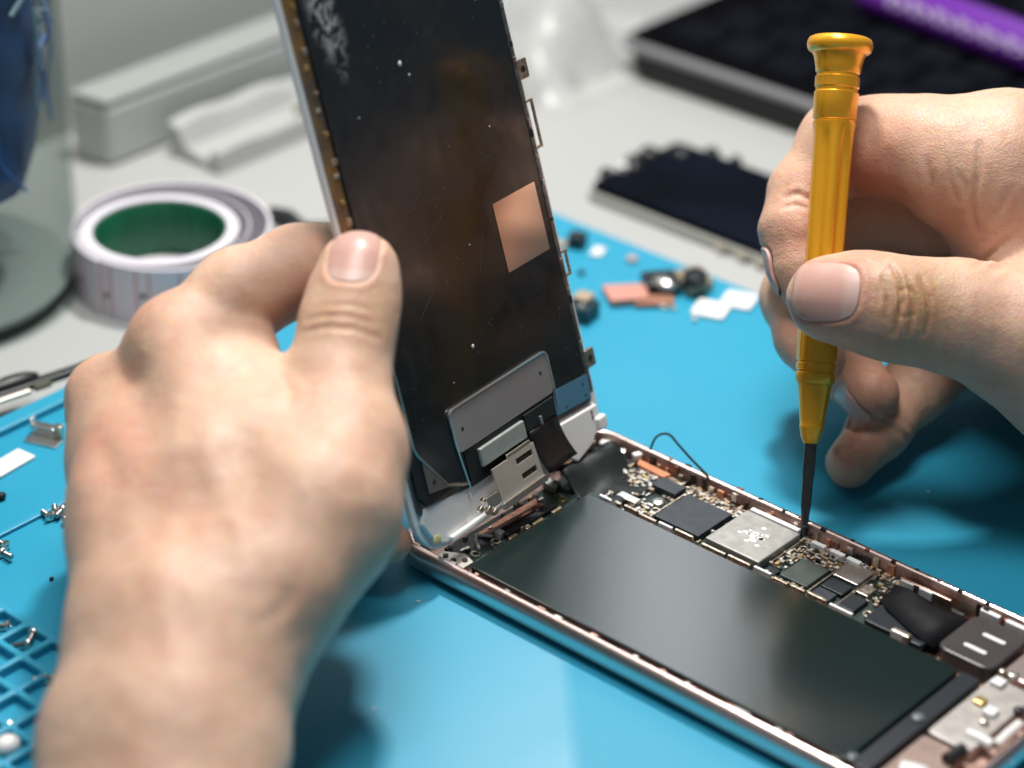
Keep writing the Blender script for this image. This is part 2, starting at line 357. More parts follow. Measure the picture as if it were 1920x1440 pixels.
sp = spk.build('loudspeaker', mat('warm_dark_plastic', (0.045, 0.040, 0.040), 0.32, noise=(.1, .5, (.06, .05, .048))), ph, bevel=.5, seg=3)
for (x, y) in ((113.6, 51.6), (114.6, 57.0)):
    q = MB(); q.prism(rrect(x - 2.6, y - .55, x + 2.6, y + .55, .5), 4.98, 5.12); q.build('speaker_slot', M_WHITE, sp)
# lower end: pale flex, brackets, screws
q = MB(); q.prism(rrect(120.6, 24, 130.2, 47.6, 1), 1.52, 4.0); q.build('charging_flex', mat('pale_metal_film', (.55, .53, .50), .4, .6, noise=(.3, .4, (.42, .38, .36))), ph, bevel=.2)
q = MB(); q.prism(rrect(120.4, 8, 130, 23.4, 1), 1.52, 3.4); q.build('charging_flex', mat('brown_film', (.22, .15, .13), .5, noise=(.25, .5, (.35, .24, .2))), ph, bevel=.2)
q = MB(); q.prism(rrect(121.0, 49.5, 128.5, 62.4, 1), 1.52, 4.2); q.build('vibration_motor', mat('mauve_metal', (.45, .36, .35), .35, .8), ph, bevel=.4)
for (px, py, s, mt, nm) in ((1838, 1317, 2.2, M_GOLDPIN, 'gold_pad'), (1857, 1337, 2.6, M_WHITE, 'white_block'), (1872, 1282, 2.6, M_WHITE, 'white_block'), (1900, 1268, 2.6, M_SILVER, 'screw_head'), (1880, 1262, 1.8, M_TIN, 'screw_head'), (1845, 1355, 2.0, M_TIN, 'screw_head'), (1888, 1428, 2.4, M_WHITE, 'screw_head'), (1910, 1334, 2.2, M_BLACK, 'screw_hole')):
    c = plane(px, py, 4.2); q = MB()
    if 'screw' in nm: q.lathe([(.01, 0), (s / 2, 0), (s / 2, 1.0), (s / 2.6, 1.4), (.01, 1.4)], 16); q.v = [v + np.array([c[0], c[1], 3.6]) for v in q.v]
    else: q.cbox((c[0], c[1], 4.2), (s, s, 1.6))
    q.build(nm, mt, ph, bevel=.25)
for (pa, pb, w) in (((1815, 1370), (1860, 1392), 4.0), ((1868, 1392), (1912, 1352), 3.4), ((1690, 1440), (1735, 1452), 7)):
    a, c = plane(*pa, 4.6), plane(*pb, 4.6); q = MB(); q.tube([a - [0, 0, .8], (a + c) / 2 - [0, 0, .6], c - [0, 0, .8]], w / 2 * .6, 10); q.build('white_cable', M_WHITE, ph, smooth=True)
q = MB(); a, c = plane(1775, 1425, 4.4), plane(1805, 1405, 4.4); q.tube([a, c], 1.4, 8); q.build('rubber_plug', M_BLACK, ph, smooth=True)
# hinge end: copper window, connector strips, gold contacts, bracket, black flex loop
q = MB(); q.prism([(11.0, 17.0), (12.2, 17.0), (14.0, 33.5), (11.0, 36.5)], 2.82, 3.5); q.build('copper_window', M_COPPER, ph, bevel=.1)
q = MB(); q.prism([(12.4, 17.5), (13.6, 17.5), (14.6, 34.8), (13.4, 35.4)], 2.82, 3.9); q.build('copper_window', M_COPPER_D, ph, bevel=.1)
q = MB(); q.box(15.0, 20.4, 2.82, 16.8, 37.0, 3.9); q.build('connector_strip', M_FLEX, ph, bevel=.2)
for (y0, y1) in ((19.5, 22.0), (24.8, 26.4), (27.2, 30.4), (33.5, 36.4)):
    q = MB(); q.box(17.72, y0, 2.82, 18.5, y1, 4.2); q.build('gold_contact', mat('pale_gold', (.85, .74, .48), .3, 1.0), ph, bevel=.12)
q = MB(); q.box(14.0, 19.2, 2.82, 15.6, 21.0, 4.2) ; q.build('white_block', M_WHITE, ph, bevel=.15)
q = MB(); q.prism([(11.5, 3.4), (18.9, 3.4), (18.9, 7.5), (15.5, 8.6), (11.5, 6.2)], 3.2, 4.6); q.build('corner_bracket', mat('pale_bracket', (.72, .68, .60), .35, .7), ph, bevel=.25)
for (x, y) in ((13.2, 5.0), (15.6, 4.8), (17.4, 6.4)): q = MB(); q.lathe([(.01, 0), (.6, 0), (.6, .3), (.01, .3)], 12); q.v = [v + np.array([x, y, 4.61]) for v in q.v]; q.build('screw_hole', M_BLACK, ph)
q = MB(); q.tube([(15.8, 12.5, 4), (13.6, 14.0, 4.4), (12.2, 15.4, 4.4), (14.8, 18.0, 4.0)], .35, 6); q.build('white_wire', M_WHITE, ph, smooth=True)
L = []
for u in np.linspace(0, 1, 15):
    x = 9.0 + 17.5 * u; zc = 3.6 + 3.8 * math.exp(-((u - .16) / .24) ** 2) + .5 * math.sin(9 * u)
    L.append([(x + 1.0 * v * 6 * .2, 43.6 + 17.4 * v - 1.5 * u, zc - 1.1 * abs(v - .55) + .42 * math.sin(8 * v + 6 * u) + .3 * math.sin(15 * v - 11 * u + 1) * (1 - u * .5)) for v in np.linspace(0, 1, 20)])
q = MB(); q.loops(L, False, False, closed=False); fl = q.build('black_flex_cable', M_FLEX, ph, smooth=True)
sol = fl.modifiers.new('thick', 'SOLIDIFY'); sol.thickness = 0.25 * S
q = MB(); q.box(9.0, 40.5, 2.82, 12.5, 43.2, 5.0); q.build('flex_connector', M_SILVER, ph, bevel=.5)
for k, (x, y, s) in enumerate(((6.0, 60.5, 2.2), (9.2, 62.2, 2.6), (14.0, 62.0, 2.0), (12.0, 58.2, 1.8), (17.5, 63.2, 2.0))):
    q = MB(); q.cbox((x, y, 4.6), (s, s * .8, 1.8), .3 * k); q.build('bracket', [M_TIN, M_WHITE, M_SILVER, M_BLACK, M_WHITE][k], ph, bevel=.25)
q = MB(); q.prism([(18.2, 63.2), (19.2, 61.2), (27.0, 60.8), (27.5, 62.9)], 3.4, 4.3); q.build('orange_flex', mat('orange_flex', (.62, .22, .10), .45, noise=(.4, .3, (.5, .2, .1))), ph, bevel=.1)
q = MB(); q.box(6, 50, 1.52, 22, 63, 2.9); q.build('camera_tray', M_BLACK, ph, bevel=.3)
wp = [(19.6, 64.8, 5.6), (20.0, 66.6, 9.2), (22.6, 67.6, 10.6), (25.8, 67.2, 9.4), (30.6, 66.2, 7.8), (34.5, 65.4, 6.8), (37.0, 64.6, 5.9)]
wp2 = []
for i in range(len(wp) - 1):
    p0, p1, p2, p3 = [np.array(wp[max(0, min(len(wp) - 1, i + j))]) for j in (-1, 0, 1, 2)]
    for t in np.linspace(0, 1, 6)[:-1]: wp2.append(.5 * (2 * p1 + (p2 - p0) * t + (2 * p0 - 5 * p1 + 4 * p2 - p3) * t * t + (3 * p1 - p0 - 3 * p2 + p3) * t ** 3))
q = MB(); q.tube(wp2 + [np.array(wp[-1])], .28, 6); q.build('loose_wire', M_BLACK, ph, smooth=True)

# ================================================================== raised display
DB = np.array([14.996, -3.599, 7.960])
_t, _ps, _ro = [math.radians(a) for a in (72.2356, 5.45390, -0.96374)]
DW = np.array([-math.sin(_ps) * math.cos(_ro), math.cos(_ps) * math.cos(_ro), math.sin(_ro)])
DD = np.array([-math.cos(_t) * math.cos(_ps), -math.cos(_t) * math.sin(_ps), math.sin(_t)]); DD = DD - (DD @ DW) * DW; DD /= np.linalg.norm(DD)
DN = np.cross(DW, DD)
if DN @ FW > 0: DN = -DN
DF = (DB, np.array([DW, DD, DN]))
ds = thing('phone_display', 'raised phone screen seen from its black metal back, pinched at its edge by the thumb', 'phone screen', DB + 33 * DW)
q = MB(DF); q.prism(rrect(0, 0, 66.5, 138, 8.5), -1.5, 0.0); q.build('front_glass', mat('white_glass_edge', (.74, .76, .77), .25, coat=.4), ds, bevel=.35)
q = MB(DF); q.prism(rrect(1.3, 9.8, 63.6, 137, 1.2), 0.003, 1.1); q.build('frame', mat('dark_frame_metal', (.10, .10, .10), .35, .9, noise=(.3, .4, (.18, .17, .16))), ds, bevel=.2)
pm = bpy.data.materials.new('black_mirror_plate'); pm.use_nodes = True
nt = pm.node_tree; bs = nt.nodes['Principled BSDF']; bs.inputs['Roughness'].default_value = .13; bs.inputs['Specular IOR Level'].default_value = .8
tc = nt.nodes.new('ShaderNodeTexCoord')
vo = nt.nodes.new('ShaderNodeTexVoronoi'); vo.inputs['Scale'].default_value = 420
nt.links.new(tc.outputs['Object'], vo.inputs['Vector'])
wn = nt.nodes.new('ShaderNodeTexNoise'); wn.inputs['Scale'].default_value = 60; wn.inputs['Detail'].default_value = 6; nt.links.new(tc.outputs['Object'], wn.inputs['Vector'])
thr = nt.nodes.new('ShaderNodeMath'); thr.operation = 'MULTIPLY_ADD'; thr.inputs[1].default_value = .34; thr.inputs[2].default_value = -.115
nt.links.new(wn.outputs['Fac'], thr.inputs[0])
lt = nt.nodes.new('ShaderNodeMath'); lt.operation = 'LESS_THAN'; nt.links.new(vo.outputs['Distance'], lt.inputs[0]); nt.links.new(thr.outputs[0], lt.inputs[1])
mx = nt.nodes.new('ShaderNodeMix'); mx.data_type = 'RGBA'; mx.inputs['A'].default_value = (.008, .010, .012, 1); mx.inputs['B'].default_value = (.06, .065, .065, 1)
nt.links.new(lt.outputs[0], mx.inputs['Factor']); nt.links.new(mx.outputs['Result'], bs.inputs['Base Color'])
# faint wiped smears: roughness only
wv = nt.nodes.new('ShaderNodeTexNoise'); wv.inputs['Scale'].default_value = 90; wv.inputs['Detail'].default_value = 8; wv.inputs['Distortion'].default_value = 1.5; nt.links.new(tc.outputs['Object'], wv.inputs['Vector'])
mr = nt.nodes.new('ShaderNodeMapRange'); mr.inputs['From Min'].default_value = .35; mr.inputs['From Max'].default_value = .75; mr.inputs['To Min'].default_value = .13; mr.inputs['To Max'].default_value = .32
nt.links.new(wv.outputs['Fac'], mr.inputs['Value']); nt.links.new(mr.outputs['Result'], bs.inputs['Roughness'])
q = MB(DF); q.prism([(3.3, 136)] + [(62.2, 136), (62.2, 11.0), (48, 11.6), (17.5, 9.8), (11.0, 12.2), (3.4, 23)], 1.105, 2.0); plate = q.build('back_plate', pm, ds, bevel=.15)
# scuff patch upper left, scratches and a few larger specks of dust on the plate
dust = mat('pale_dust', (.55, .57, .57), .8)
sm = bpy.data.materials.new('chalky_smudge'); sm.use_nodes = True; nt = sm.node_tree; bs = nt.nodes['Principled BSDF']; bs.inputs['Base Color'].default_value = (.50, .53, .53, 1); bs.inputs['Roughness'].default_value = .8
tc = nt.nodes.new('ShaderNodeTexCoord'); n1 = nt.nodes.new('ShaderNodeTexNoise'); n1.inputs['Scale'].default_value = 330; n1.inputs['Detail'].default_value = 6; n1.inputs['Distortion'].default_value = 1.2; nt.links.new(tc.outputs['Object'], n1.inputs['Vector'])
av = nt.nodes.new('ShaderNodeAttribute'); av.attribute_name = 'edge'; ml = nt.nodes.new('ShaderNodeMath'); ml.operation = 'MULTIPLY'; rm = nt.nodes.new('ShaderNodeMapRange'); rm.inputs['From Min'].default_value = .46; rm.inputs['From Max'].default_value = .72; rm.inputs['To Max'].default_value = .8
nt.links.new(n1.outputs['Fac'], rm.inputs['Value']); nt.links.new(rm.outputs['Result'], ml.inputs[0]); nt.links.new(av.outputs['Fac'], ml.inputs[1]); nt.links.new(ml.outputs[0], bs.inputs['Alpha'])
q = MB(DF); ev = []
for i in range(21):
    for j in range(15):
        q.v.append(DB + (4.0 + 11.0 * j / 14) * DW + (99 + 28 * i / 20) * DD + 2.03 * DN); x, y = j / 7 - 1 + (i / 10 - 1) * .35, i / 10 - 1; ev.append(max(0, 1 - x * x * 1.3 - y * y))
for i in range(20):
    for j in range(14): q.f.append([i * 15 + j, i * 15 + j + 1, (i + 1) * 15 + j + 1, (i + 1) * 15 + j]); q.mi.append(0)
o = q.build('smudge', sm, plate); at_ = o.data.attributes.new('edge', 'FLOAT', 'POINT'); at_.data.foreach_set('value', ev)
for (u, v, s) in ((27.5, 98.5, .5), (29.5, 95.6, .24), (28.4, 36.8, .42), (50, 78, .2), (12, 92, .16), (35, 57, .16), (20, 32, .14), (55, 104, .16), (33, 118, .2)):
    q = MB(DF); q.ball((u, v, 2.05), s, 8, (1, 1.2, .4)); q.build('dust_speck', dust, plate, smooth=True)
for (a, c) in (((19.5, 69.5), (24.6, 72.4)), ((22.0, 62.0), (29.6, 66.0)), ((44.0, 74.5), (54.0, 68.0)), ((27, 60), (31, 55)), ((15, 48), (21, 52)), ((25.5, 70), (30, 69.3)), ((36, 50), (40, 58))):
    d = np.array(c) - np.array(a); nn = np.array([-d[1], d[0]]) / np.linalg.norm(d) * .05
    q = MB(DF); q.prism([tuple(np.array(a) - nn), tuple(np.array(c) - nn), tuple(np.array(c) + nn), tuple(np.array(a) + nn)], 1.99, 2.015); q.build('scratch', mat('scratch_grey', (.05, .05, .05), .7), plate)
# copper strip with solder beads along the left edge
q = MB(DF); q.box(0.9, 26, .004, 3.2, 136, 1.55); q.build('edge_strip', mat('amber_strip', (.42, .22, .06), .35, .7, noise=(.12, .25, (.16, .13, .10))), ds, bevel=.2)
for k in range(24):
    v = 30 + k * 4.4 + rng.normal(0, .9); q = MB(DF); q.cbox((2.1 + rng.normal(0, .3), v, 1.75), (rng.uniform(.7, 1.6), rng.uniform(.5, 1.6), .5)); q.build('solder_bead', [M_SILVER, M_TIN, M_GOLDPIN][k % 3], ds, bevel=.15)
# right rail
q = MB(DF); q.box(62.3, 12, 1.105, 63.5, 136, 2.1); q.build('side_rail', mat('rail_metal', (.32, .31, .30), .35, .9, noise=(.4, .35, (.12, .12, .12))), ds, bevel=.15)
for k in range(16):
    v = 24 + k * 6.9 + rng.normal(0, 1.5); q = MB(DF); q.cbox((62.9, v, 2.2), (.7, rng.uniform(.7, 2.2), .4)); q.build('rail_tab', [M_TIN, M_BLACK, M_SILVER][k % 3], ds, bevel=.1)
def lug(v, w, hgt):
    q = MB(DF); q.prism(rrect(63.3, v - hgt / 2, 63.3 + w, v + hgt / 2, .5), 1.2, 2.0); o = q.build('lug', M_TIN, ds, bevel=.15)
    q = MB(DF); q.lathe([(.01, 2.0), (.75, 2.0), (.75, 2.06), (.01, 2.06)], 14); q.v = [p + (63.3 + w * .5) * DW + v * DD for p in q.v]; q.build('lug_hole', M_BLACK, o)
lug(86.0, 3.6, 4.4); lug(19.4, 3.6, 4.2)
for (v, hh, w) in ((73.8, 11.0, 2.2), (42.0, 6.0, 1.8)):
    q = MB(DF)
    q.box(63.55, v + hh / 2 - .6, 1.2, 63.5 + w, v + hh / 2, 1.8); q.box(63.55, v - hh / 2, 1.2, 63.5 + w, v - hh / 2 + .6, 1.8); q.box(63.51 + w, v - hh / 2, 1.2, 63.5 + w + .6, v + hh / 2, 1.8)
    q.build('spring_clip', M_TIN, ds, bevel=.12)
q = MB(DF); q.prism(rrect(45.0, 47.0, 60.0, 62.4, .3), 2.003, 2.12); q.build('hand_reflection_sticker', mat('skin_tinted_mirror_foil', (.80, .66, .58), .17, .95, noise=(.02, .5, (.76, .62, .54))), ds)  # mirror-like sticker, its copper tint paints in the hand's reflection
# lower shield plate with bright edge, dark cavity, chip, slotted bracket
sh = mat('smoked_steel', (.30, .28, .28), .36, .45, noise=(.08, .5, (.36, .33, .325)))
q = MB(DF); q.prism(rrect(15.4, 17.6, 50.4, 27.4, 1.8), 2.05, 2.5); shield = q.build('shield_plate', sh, ds, bevel=.1)
q = MB(DF); q.tube([(u, v, 2.55) for u, v in [(16.8, 9.4), (15.6, 17.8)] + [p for p in rrect(15.5, 17.7, 50.3, 27.3, 1.7)[7:14]][::1] + [(17, 27.3)] + [(49, 27.3)] + rrect(15.5, 17.7, 50.3, 27.3, 1.7)[0:7][::-1] + [(50.2, 17.8), (50.0, 12.6)]] if False else
    [(u, v, 2.55) for u, v in [(16.6, 9.4), (15.5, 19.5)] + rrect(15.5, 17.7, 50.3, 27.3, 1.7)[7:14][::-1] + rrect(15.5, 17.7, 50.3, 27.3, 1.7)[0:7][::-1] + [(50.3, 19.5), (50.0, 14.5)]], .22, 6)
q.build('shield_rim', M_SILVER, shield, smooth=True)
for (u, v) in ((18.6, 22.2), (46.8, 23.2)): q = MB(DF); q.lathe([(.01, 2.5), (.45, 2.5), (.4, 2.56), (.01, 2.56)], 10); q.v = [p + u * DW + v * DD for p in q.v]; q.build('screw_hole', M_BLACK, shield)
q = MB(DF); q.prism([(17.6, 9.4), (49.4, 9.4), (49.4, 17.5), (17.6, 17.5)], 2.03, 2.3); q.build('dark_cavity', M_FLEX, ds, bevel=.1)
q = MB(DF); q.box(21.3, 12.3, 2.31, 37.0, 16.4, 3.4); q.build('driver_chip', mat('grey_green_metal', (.38, .41, .385), .4, .35, noise=(.4, .4, (.31, .34, .32))), ds, bevel=.3)
br = mat('warm_steel', (.62, .57, .50), .36, .6, noise=(.15, .5, (.52, .47, .41)), bump=(.8, .08))
def slotted(frame, x0, y0, x1, y1, slots, z0, z1):
    q = MB(frame); xs = sorted({x0, x1} | {s[0] for s in slots} | {s[2] for s in slots}); ys = sorted({y0, y1} | {s[1] for s in slots} | {s[3] for s in slots})
    sol = lambda i, j: 0 <= i < len(xs) - 1 and 0 <= j < len(ys) - 1 and not any(s[0] <= (xs[i] + xs[i + 1]) / 2 <= s[2] and s[1] <= (ys[j] + ys[j + 1]) / 2 <= s[3] for s in slots)
    for i in range(len(xs) - 1):
        for j in range(len(ys) - 1):
            if not sol(i, j): continue
            a, bb, c, d = xs[i], ys[j], xs[i + 1], ys[j + 1]
            q.add([(a, bb, z1), (c, bb, z1), (c, d, z1), (a, d, z1), (a, bb, z0), (c, bb, z0), (c, d, z0), (a, d, z0)], [(0, 1, 2, 3), (7, 6, 5, 4)])
            for di, dj, e in ((-1, 0, (0, 3, 7, 4)), (1, 0, (1, 2, 6, 5)), (0, -1, (0, 1, 5, 4)), (0, 1, (3, 2, 6, 7))):
                if not sol(i + di, j + dj): q.f.append([len(q.v) - 8 + k for k in e]); q.mi.append(0)
    return q
# the slotted bracket leans off the plate a little
BF_o = DB + 22.4 * DW + 3.6 * DD + 4.6 * DN
BFx = DW; BFy = DD * math.cos(.10) - DN * math.sin(.10); BFz = np.cross(BFx, BFy)
if BFz @ DN < 0: BFz = -BFz
bq = slotted((BF_o, np.array([BFx, BFy, BFz])), 0, 0, 14.8, 7.6, [(7.8, 5.2, 13.6, 6.6), (8.2, 1.6, 13.4, 3.0)], 0, .5)
brk = bq.build('slotted_bracket', br, ds)
q = MB((BF_o, np.array([BFx, BFy, BFz]))); q.box(7.2, 1.2, -.5, 14.2, 7.0, -.06); q.build('slot_shade_backing', M_BLACK, brk)  # black sheet added for the shade inside the slots
q = MB((BF_o, np.array([BFx, BFy, BFz]))); q.box(-.1, -1.6, -.1, 15.2, -.03, 1.0); q.box(-4.4, .2, -.6, -.15, 3.0, .5); q.box(5.6, 7.63, 0, 14.0, 8.6, .5); q.build('bracket_flange', M_SILVER, brk, bevel=.2)
for (a, c, w) in ((-4.6, .4, 1.6), (-6.8, 1.6, 1.4), (-5.2, 3.0, 1.0), (-3.0, -.6, 1.4)):
    q = MB((BF_o, np.array([BFx, BFy, BFz]))); q.cbox((a, c, .2), (w, w * .8, 1.2), .4); q.build('bracket_tab', M_TIN, brk, bevel=.2)
q = MB(DF); q.box(38.0, 13.0, 2.31, 48.8, 17.0, 2.8); q.build('flex_cover', M_FLEX, ds, bevel=.2)
q = MB(DF); q.cbox((43.0, 13.8, 2.9), (.7, 2.0, .4)); q.build('solder_spot', M_SILVER, ds, bevel=.1)
L = []
for k in range(9):
    u = k / 8; L.append([(38.5 + 10.5 * s, 12.8 - 9.4 * u, 2.6 + 3.2 * u * u + .3 * math.sin(6 * s)) for s in np.linspace(0, 1, 6)])
q = MB(DF); q.loops(L, False, False, closed=False); o = q.build('display_flex', mat('dark_brown_film', (.008, .006, .006), .35), ds, smooth=True); sol = o.modifiers.new('thick', 'SOLIDIFY'); sol.thickness = .2 * S
# mirror patch, the mat's reflection painted blue, at the right end of the plate
q = MB(DF); q.prism([(49.3, 12.0), (62.3, 11.2), (62.6, 16.6), (50.0, 17.6)], 2.003, 2.13); q.build('mat_reflection_patch', mat('painted_mat_reflection', (.16, .38, .58), .25, .6), ds)
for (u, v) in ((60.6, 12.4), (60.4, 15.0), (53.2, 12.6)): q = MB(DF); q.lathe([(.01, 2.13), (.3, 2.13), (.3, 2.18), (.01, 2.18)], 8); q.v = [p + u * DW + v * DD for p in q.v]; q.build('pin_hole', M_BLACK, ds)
# white plastic lower bezel with its lip and end tab
wb = mat('aged_white_plastic', (.80, .79, .775), .36, noise=(.08, .5, (.73, .72, .71)))
q = MB(DF); q.prism([(9.0, .6), (56.5, .6), (60.4, 2.4), (63.0, 5.6), (63.8, 9.4), (48.6, 10.6), (47.4, 9.2), (18, 9.2), (2.6, 11.2), (1.2, 8.0), (3.0, 4.2), (5.6, 1.8)], .004, 1.3); q.build('lower_bezel', wb, ds, bevel=.4, seg=3)
q = MB(DF); q.box(7.5, 1.2, 1.31, 33, 2.6, 2.6); q.build('bezel_lip', wb, ds, bevel=.4)
q = MB(DF); q.prism([(48.4, 10.0), (63.2, 9.2), (63.4, 5.2), (58.6, 1.2), (52.6, -.4), (50.0, 1.6), (48.6, 6)], 1.31, 2.4); q.build('end_tab', wb, ds, bevel=.4, seg=3)
q = MB(DF); q.box(61.2, 3.2, 1.31, 64.6, 6.4, 3.4); q.build('end_clip', M_WHITE, ds, bevel=.6, seg=3)
for v in (6.4, 7.6): q = MB(DF); q.box(60.5, v, 2.41, 61.0, v + .9, 2.5); q.build('moulded_mark', M_BLACK, ds)
q = MB(DF); q.prism([(3.0, 25.5), (1.6, 25.5), (1.4, 14), (3.6, 11.4), (5.2, 11.2), (16.6, 11.4), (11.4, 12.4), (4.2, 22.8)], 1.32, 1.9); q.build('corner_gasket', M_BLACK, ds, bevel=.15)
q = MB(DF); q.prism([(4.6, 20.6), (4.4, 13.6), (14.4, 11.9), (10.9, 13.0)], 1.92, 2.3); cp = q.build('corner_plate', mat('warm_grey_steel', (.24, .22, .20), .4, .8), ds, bevel=.15)
q = MB(DF); q.cbox((6.6, 15.4, 2.32), (.9, .9, .1), .6); q.build('screw_hole', M_BLACK, cp)
q = MB(DF); q.tube([(3.35, 44, 2.1), (3.3, 24.2, 2.1), (3.9, 22.4, 2.1), (10.6, 12.9, 2.1), (17.2, 10.4, 2.1)], .3, 6); q.build('plate_hem', mat('hem_metal', (.36, .34, .31), .35, .9), ds, smooth=True)
q = MB(DF); q.ball((4.2, 3.4, 1.35), 1.1, 10, (1.2, 1, .2)); q.build('glue_spot', mat('yellow_glue', (.50, .48, .22), .5), ds, smooth=True)

# ================================================================== screwdriver
TIP = np.array([63.3, 63.3, 3.6]); TOPP = at(1577, 62, 540)
ax = TOPP - TIP; LEN = np.linalg.norm(ax); ax /= LEN
sx = np.cross(ax, FW); sx /= np.linalg.norm(sx); sy = np.cross(ax, sx)
SF = (TIP, np.array([sx, sy, ax]))
gold = bpy.data.materials.new('gold_anodised'); gold.use_nodes = True
bs = gold.node_tree.nodes['Principled BSDF']; bs.inputs['Base Color'].default_value = (1.0, 0.46, 0.024, 1); bs.inputs['Coat Weight'].default_value = .35; bs.inputs['Coat Roughness'].default_value = .12; bs.inputs['Metallic'].default_value = .5; bs.inputs['Roughness'].default_value = .3
nt = gold.node_tree; tc = nt.nodes.new('ShaderNodeTexCoord'); nz = nt.nodes.new('ShaderNodeTexNoise'); nz.inputs['Scale'].default_value = 300; nz.inputs['Detail'].default_value = 6
nt.links.new(tc.outputs['Object'], nz.inputs['Vector']); mr = nt.nodes.new('ShaderNodeMapRange'); mr.inputs['To Min'].default_value = .26; mr.inputs['To Max'].default_value = .33
nt.links.new(nz.outputs['Fac'], mr.inputs['Value']); nt.links.new(mr.outputs['Result'], bs.inputs['Roughness'])
dk_groove = mat('gold_groove', (.45, .20, .012), .4, .9)
sd = thing('screwdriver', 'slim gold screwdriver held upright with its dark tip on the circuit board', 'screwdriver', TIP)
K = LEN / 955.0          # millimetres per photo pixel along the shaft
def hy(py): return (1003 - py) * K * 1.0
def R(px): return px / 2 * 540 / F_PX
q = MB(SF); q.lathe([(.01, 0), (R(11), 0), (R(16), hy(960)), (R(20), hy(945)), (R(21), hy(900)), (R(24), hy(880)), (R(24), hy(823)), (.01, hy(823))], 20); q.build('shaft', mat('dark_steel', (.10, .10, .10), .3, .95, noise=(.4, .4, (.14, .14, .14))), sd, smooth=True)
q = MB(SF); q.lathe([(.01, hy(827)), (R(27), hy(827)), (R(38), hy(815)), (R(44), hy(800)), (R(46), hy(797)), (R(46), hy(792)), (R(45), hy(790)), (R(48), hy(780)), (R(62), hy(725)), (R(66), hy(716)), (.01, hy(716))], 40); q.build('nose_cone', gold, sd, smooth=True)
# knurled lower collar: fine vertical flutes
n = 96; L = []
for (r, y) in ((R(66), 715.5), (R(74), 710), (R(76), 698), (R(76), 694), (R(71), 692), (R(71), 689), (R(76), 687), (R(76), 676), (R(71), 674), (R(71), 671), (R(76), 669), (R(77), 640), (R(78), 560), (R(78), 548)):
    fl = .985 if r > R(72) else 1.0
    L.append([((r * (fl if k % 4 < 2 else 1.0)) * math.cos(2 * math.pi * k / n), (r * (fl if k % 4 < 2 else 1.0)) * math.sin(2 * math.pi * k / n), hy(y)) for k in range(n)])
q = MB(SF); q.loops(L); q.build('knurled_collar', gold, sd, smooth=True)
n = 120; L = []
for (w, y, dep) in ((70, 547.5, 0), (72, 530, .25), (75, 480, .95), (76, 400, 1.0), (77, 320, 1.0), (78, 270, .95), (80, 238, .6), (81, 224, 0), (82, 219, 0)):
    row = []
    for k in range(n):
        a = 2 * math.pi * k / n + .35; r = R(w) * (1 - .19 * dep * (1 - abs(math.sin(3 * a)) ** 1.6) ** 1.2)
        row.append((r * math.cos(a), r * math.sin(a), hy(y)))
    L.append(row)
q = MB(SF); q.loops(L); q.build('fluted_grip', gold, sd, smooth=True)
q = MB(SF); q.lathe([(.01, hy(218.5)), (R(77), hy(218.5)), (R(77), hy(214)), (R(82), hy(211)), (R(84), hy(162)), (R(79), hy(159)), (R(79), hy(154)), (R(84), hy(151)), (R(84), hy(133)), (R(79), hy(130)), (R(79), hy(126)), (R(84), hy(123)), (R(87), hy(112)), (R(94), hy(96)), (R(101), hy(88)), (.01, hy(88))], 48); q.build('neck', gold, sd, smooth=True)
q = MB(SF); q.lathe([(.01, hy(87.8)), (R(104), hy(87.8)), (R(118), hy(83)), (R(124), hy(74)), (R(123), hy(66)), (R(116), hy(59)), (R(104), hy(56)), (R(96), hy(57)), (R(90), hy(59)), (.01, hy(59))], 48); q.build('swivel_cap', gold, sd, smooth=True)
# ================================================================== things on the table behind
glass = bpy.data.materials.new('clear_plastic'); glass.use_nodes = True; nt = glass.node_tree
out = nt.nodes['Material Output']; b0 = nt.nodes['Principled BSDF']; b0.inputs['Roughness'].default_value = .12; b0.inputs['Base Color'].default_value = (.16, .18, .175, 1)
tr = nt.nodes.new('ShaderNodeBsdfTransparent'); tr.inputs[0].default_value = (.86, .89, .88, 1); ms = nt.nodes.new('ShaderNodeMixShader'); fr = nt.nodes.new('ShaderNodeLayerWeight'); fr.inputs['Blend'].default_value = .5
pw = nt.nodes.new('ShaderNodeMath'); pw.operation = 'POWER'; pw.inputs[1].default_value = 3.0; nt.links.new(fr.outputs['Facing'], pw.inputs[0])
ad = nt.nodes.new('ShaderNodeMath'); ad.operation = 'MULTIPLY_ADD'; ad.inputs[1].default_value = .26; ad.inputs[2].default_value = .03; nt.links.new(pw.outputs[0], ad.inputs[0])
nt.links.new(ad.outputs[0], ms.inputs[0]); nt.links.new(tr.outputs[0], ms.inputs[1]); nt.links.new(b0.outputs[0], ms.inputs[2]); nt.links.new(ms.outputs[0], out.inputs['Surface'])
JC = np.array([-177.2, 13.8, -3.9])
jar = thing('plastic_jar', 'tall clear plastic jar holding tangled blue strands, beside the roll of labels', 'jar', JC)
JF = (JC, np.eye(3))
q = MB(JF); q.lathe([(38, 0), (40, 1.5), (40, 150), (38.6, 150), (38.6, 4), (37, 3)], 64, True, False); q.f.append([5 * 64 + k for k in range(64)]); q.mi.append(0); q.build('jar_wall', glass, jar, smooth=True)
q = MB(JF); q.lathe([(.01, 3.1), (36.8, 3.1), (37.6, 5), (.01, 5)], 48); q.build('jar_base', mat('greyish_plastic', (.34, .37, .36), .3), jar, smooth=True)
M_BLUE = mat('blue_nylon', (.006, .022, .10), .45, noise=(.07, .35, (.02, .09, .30)))
q = MB(JF)
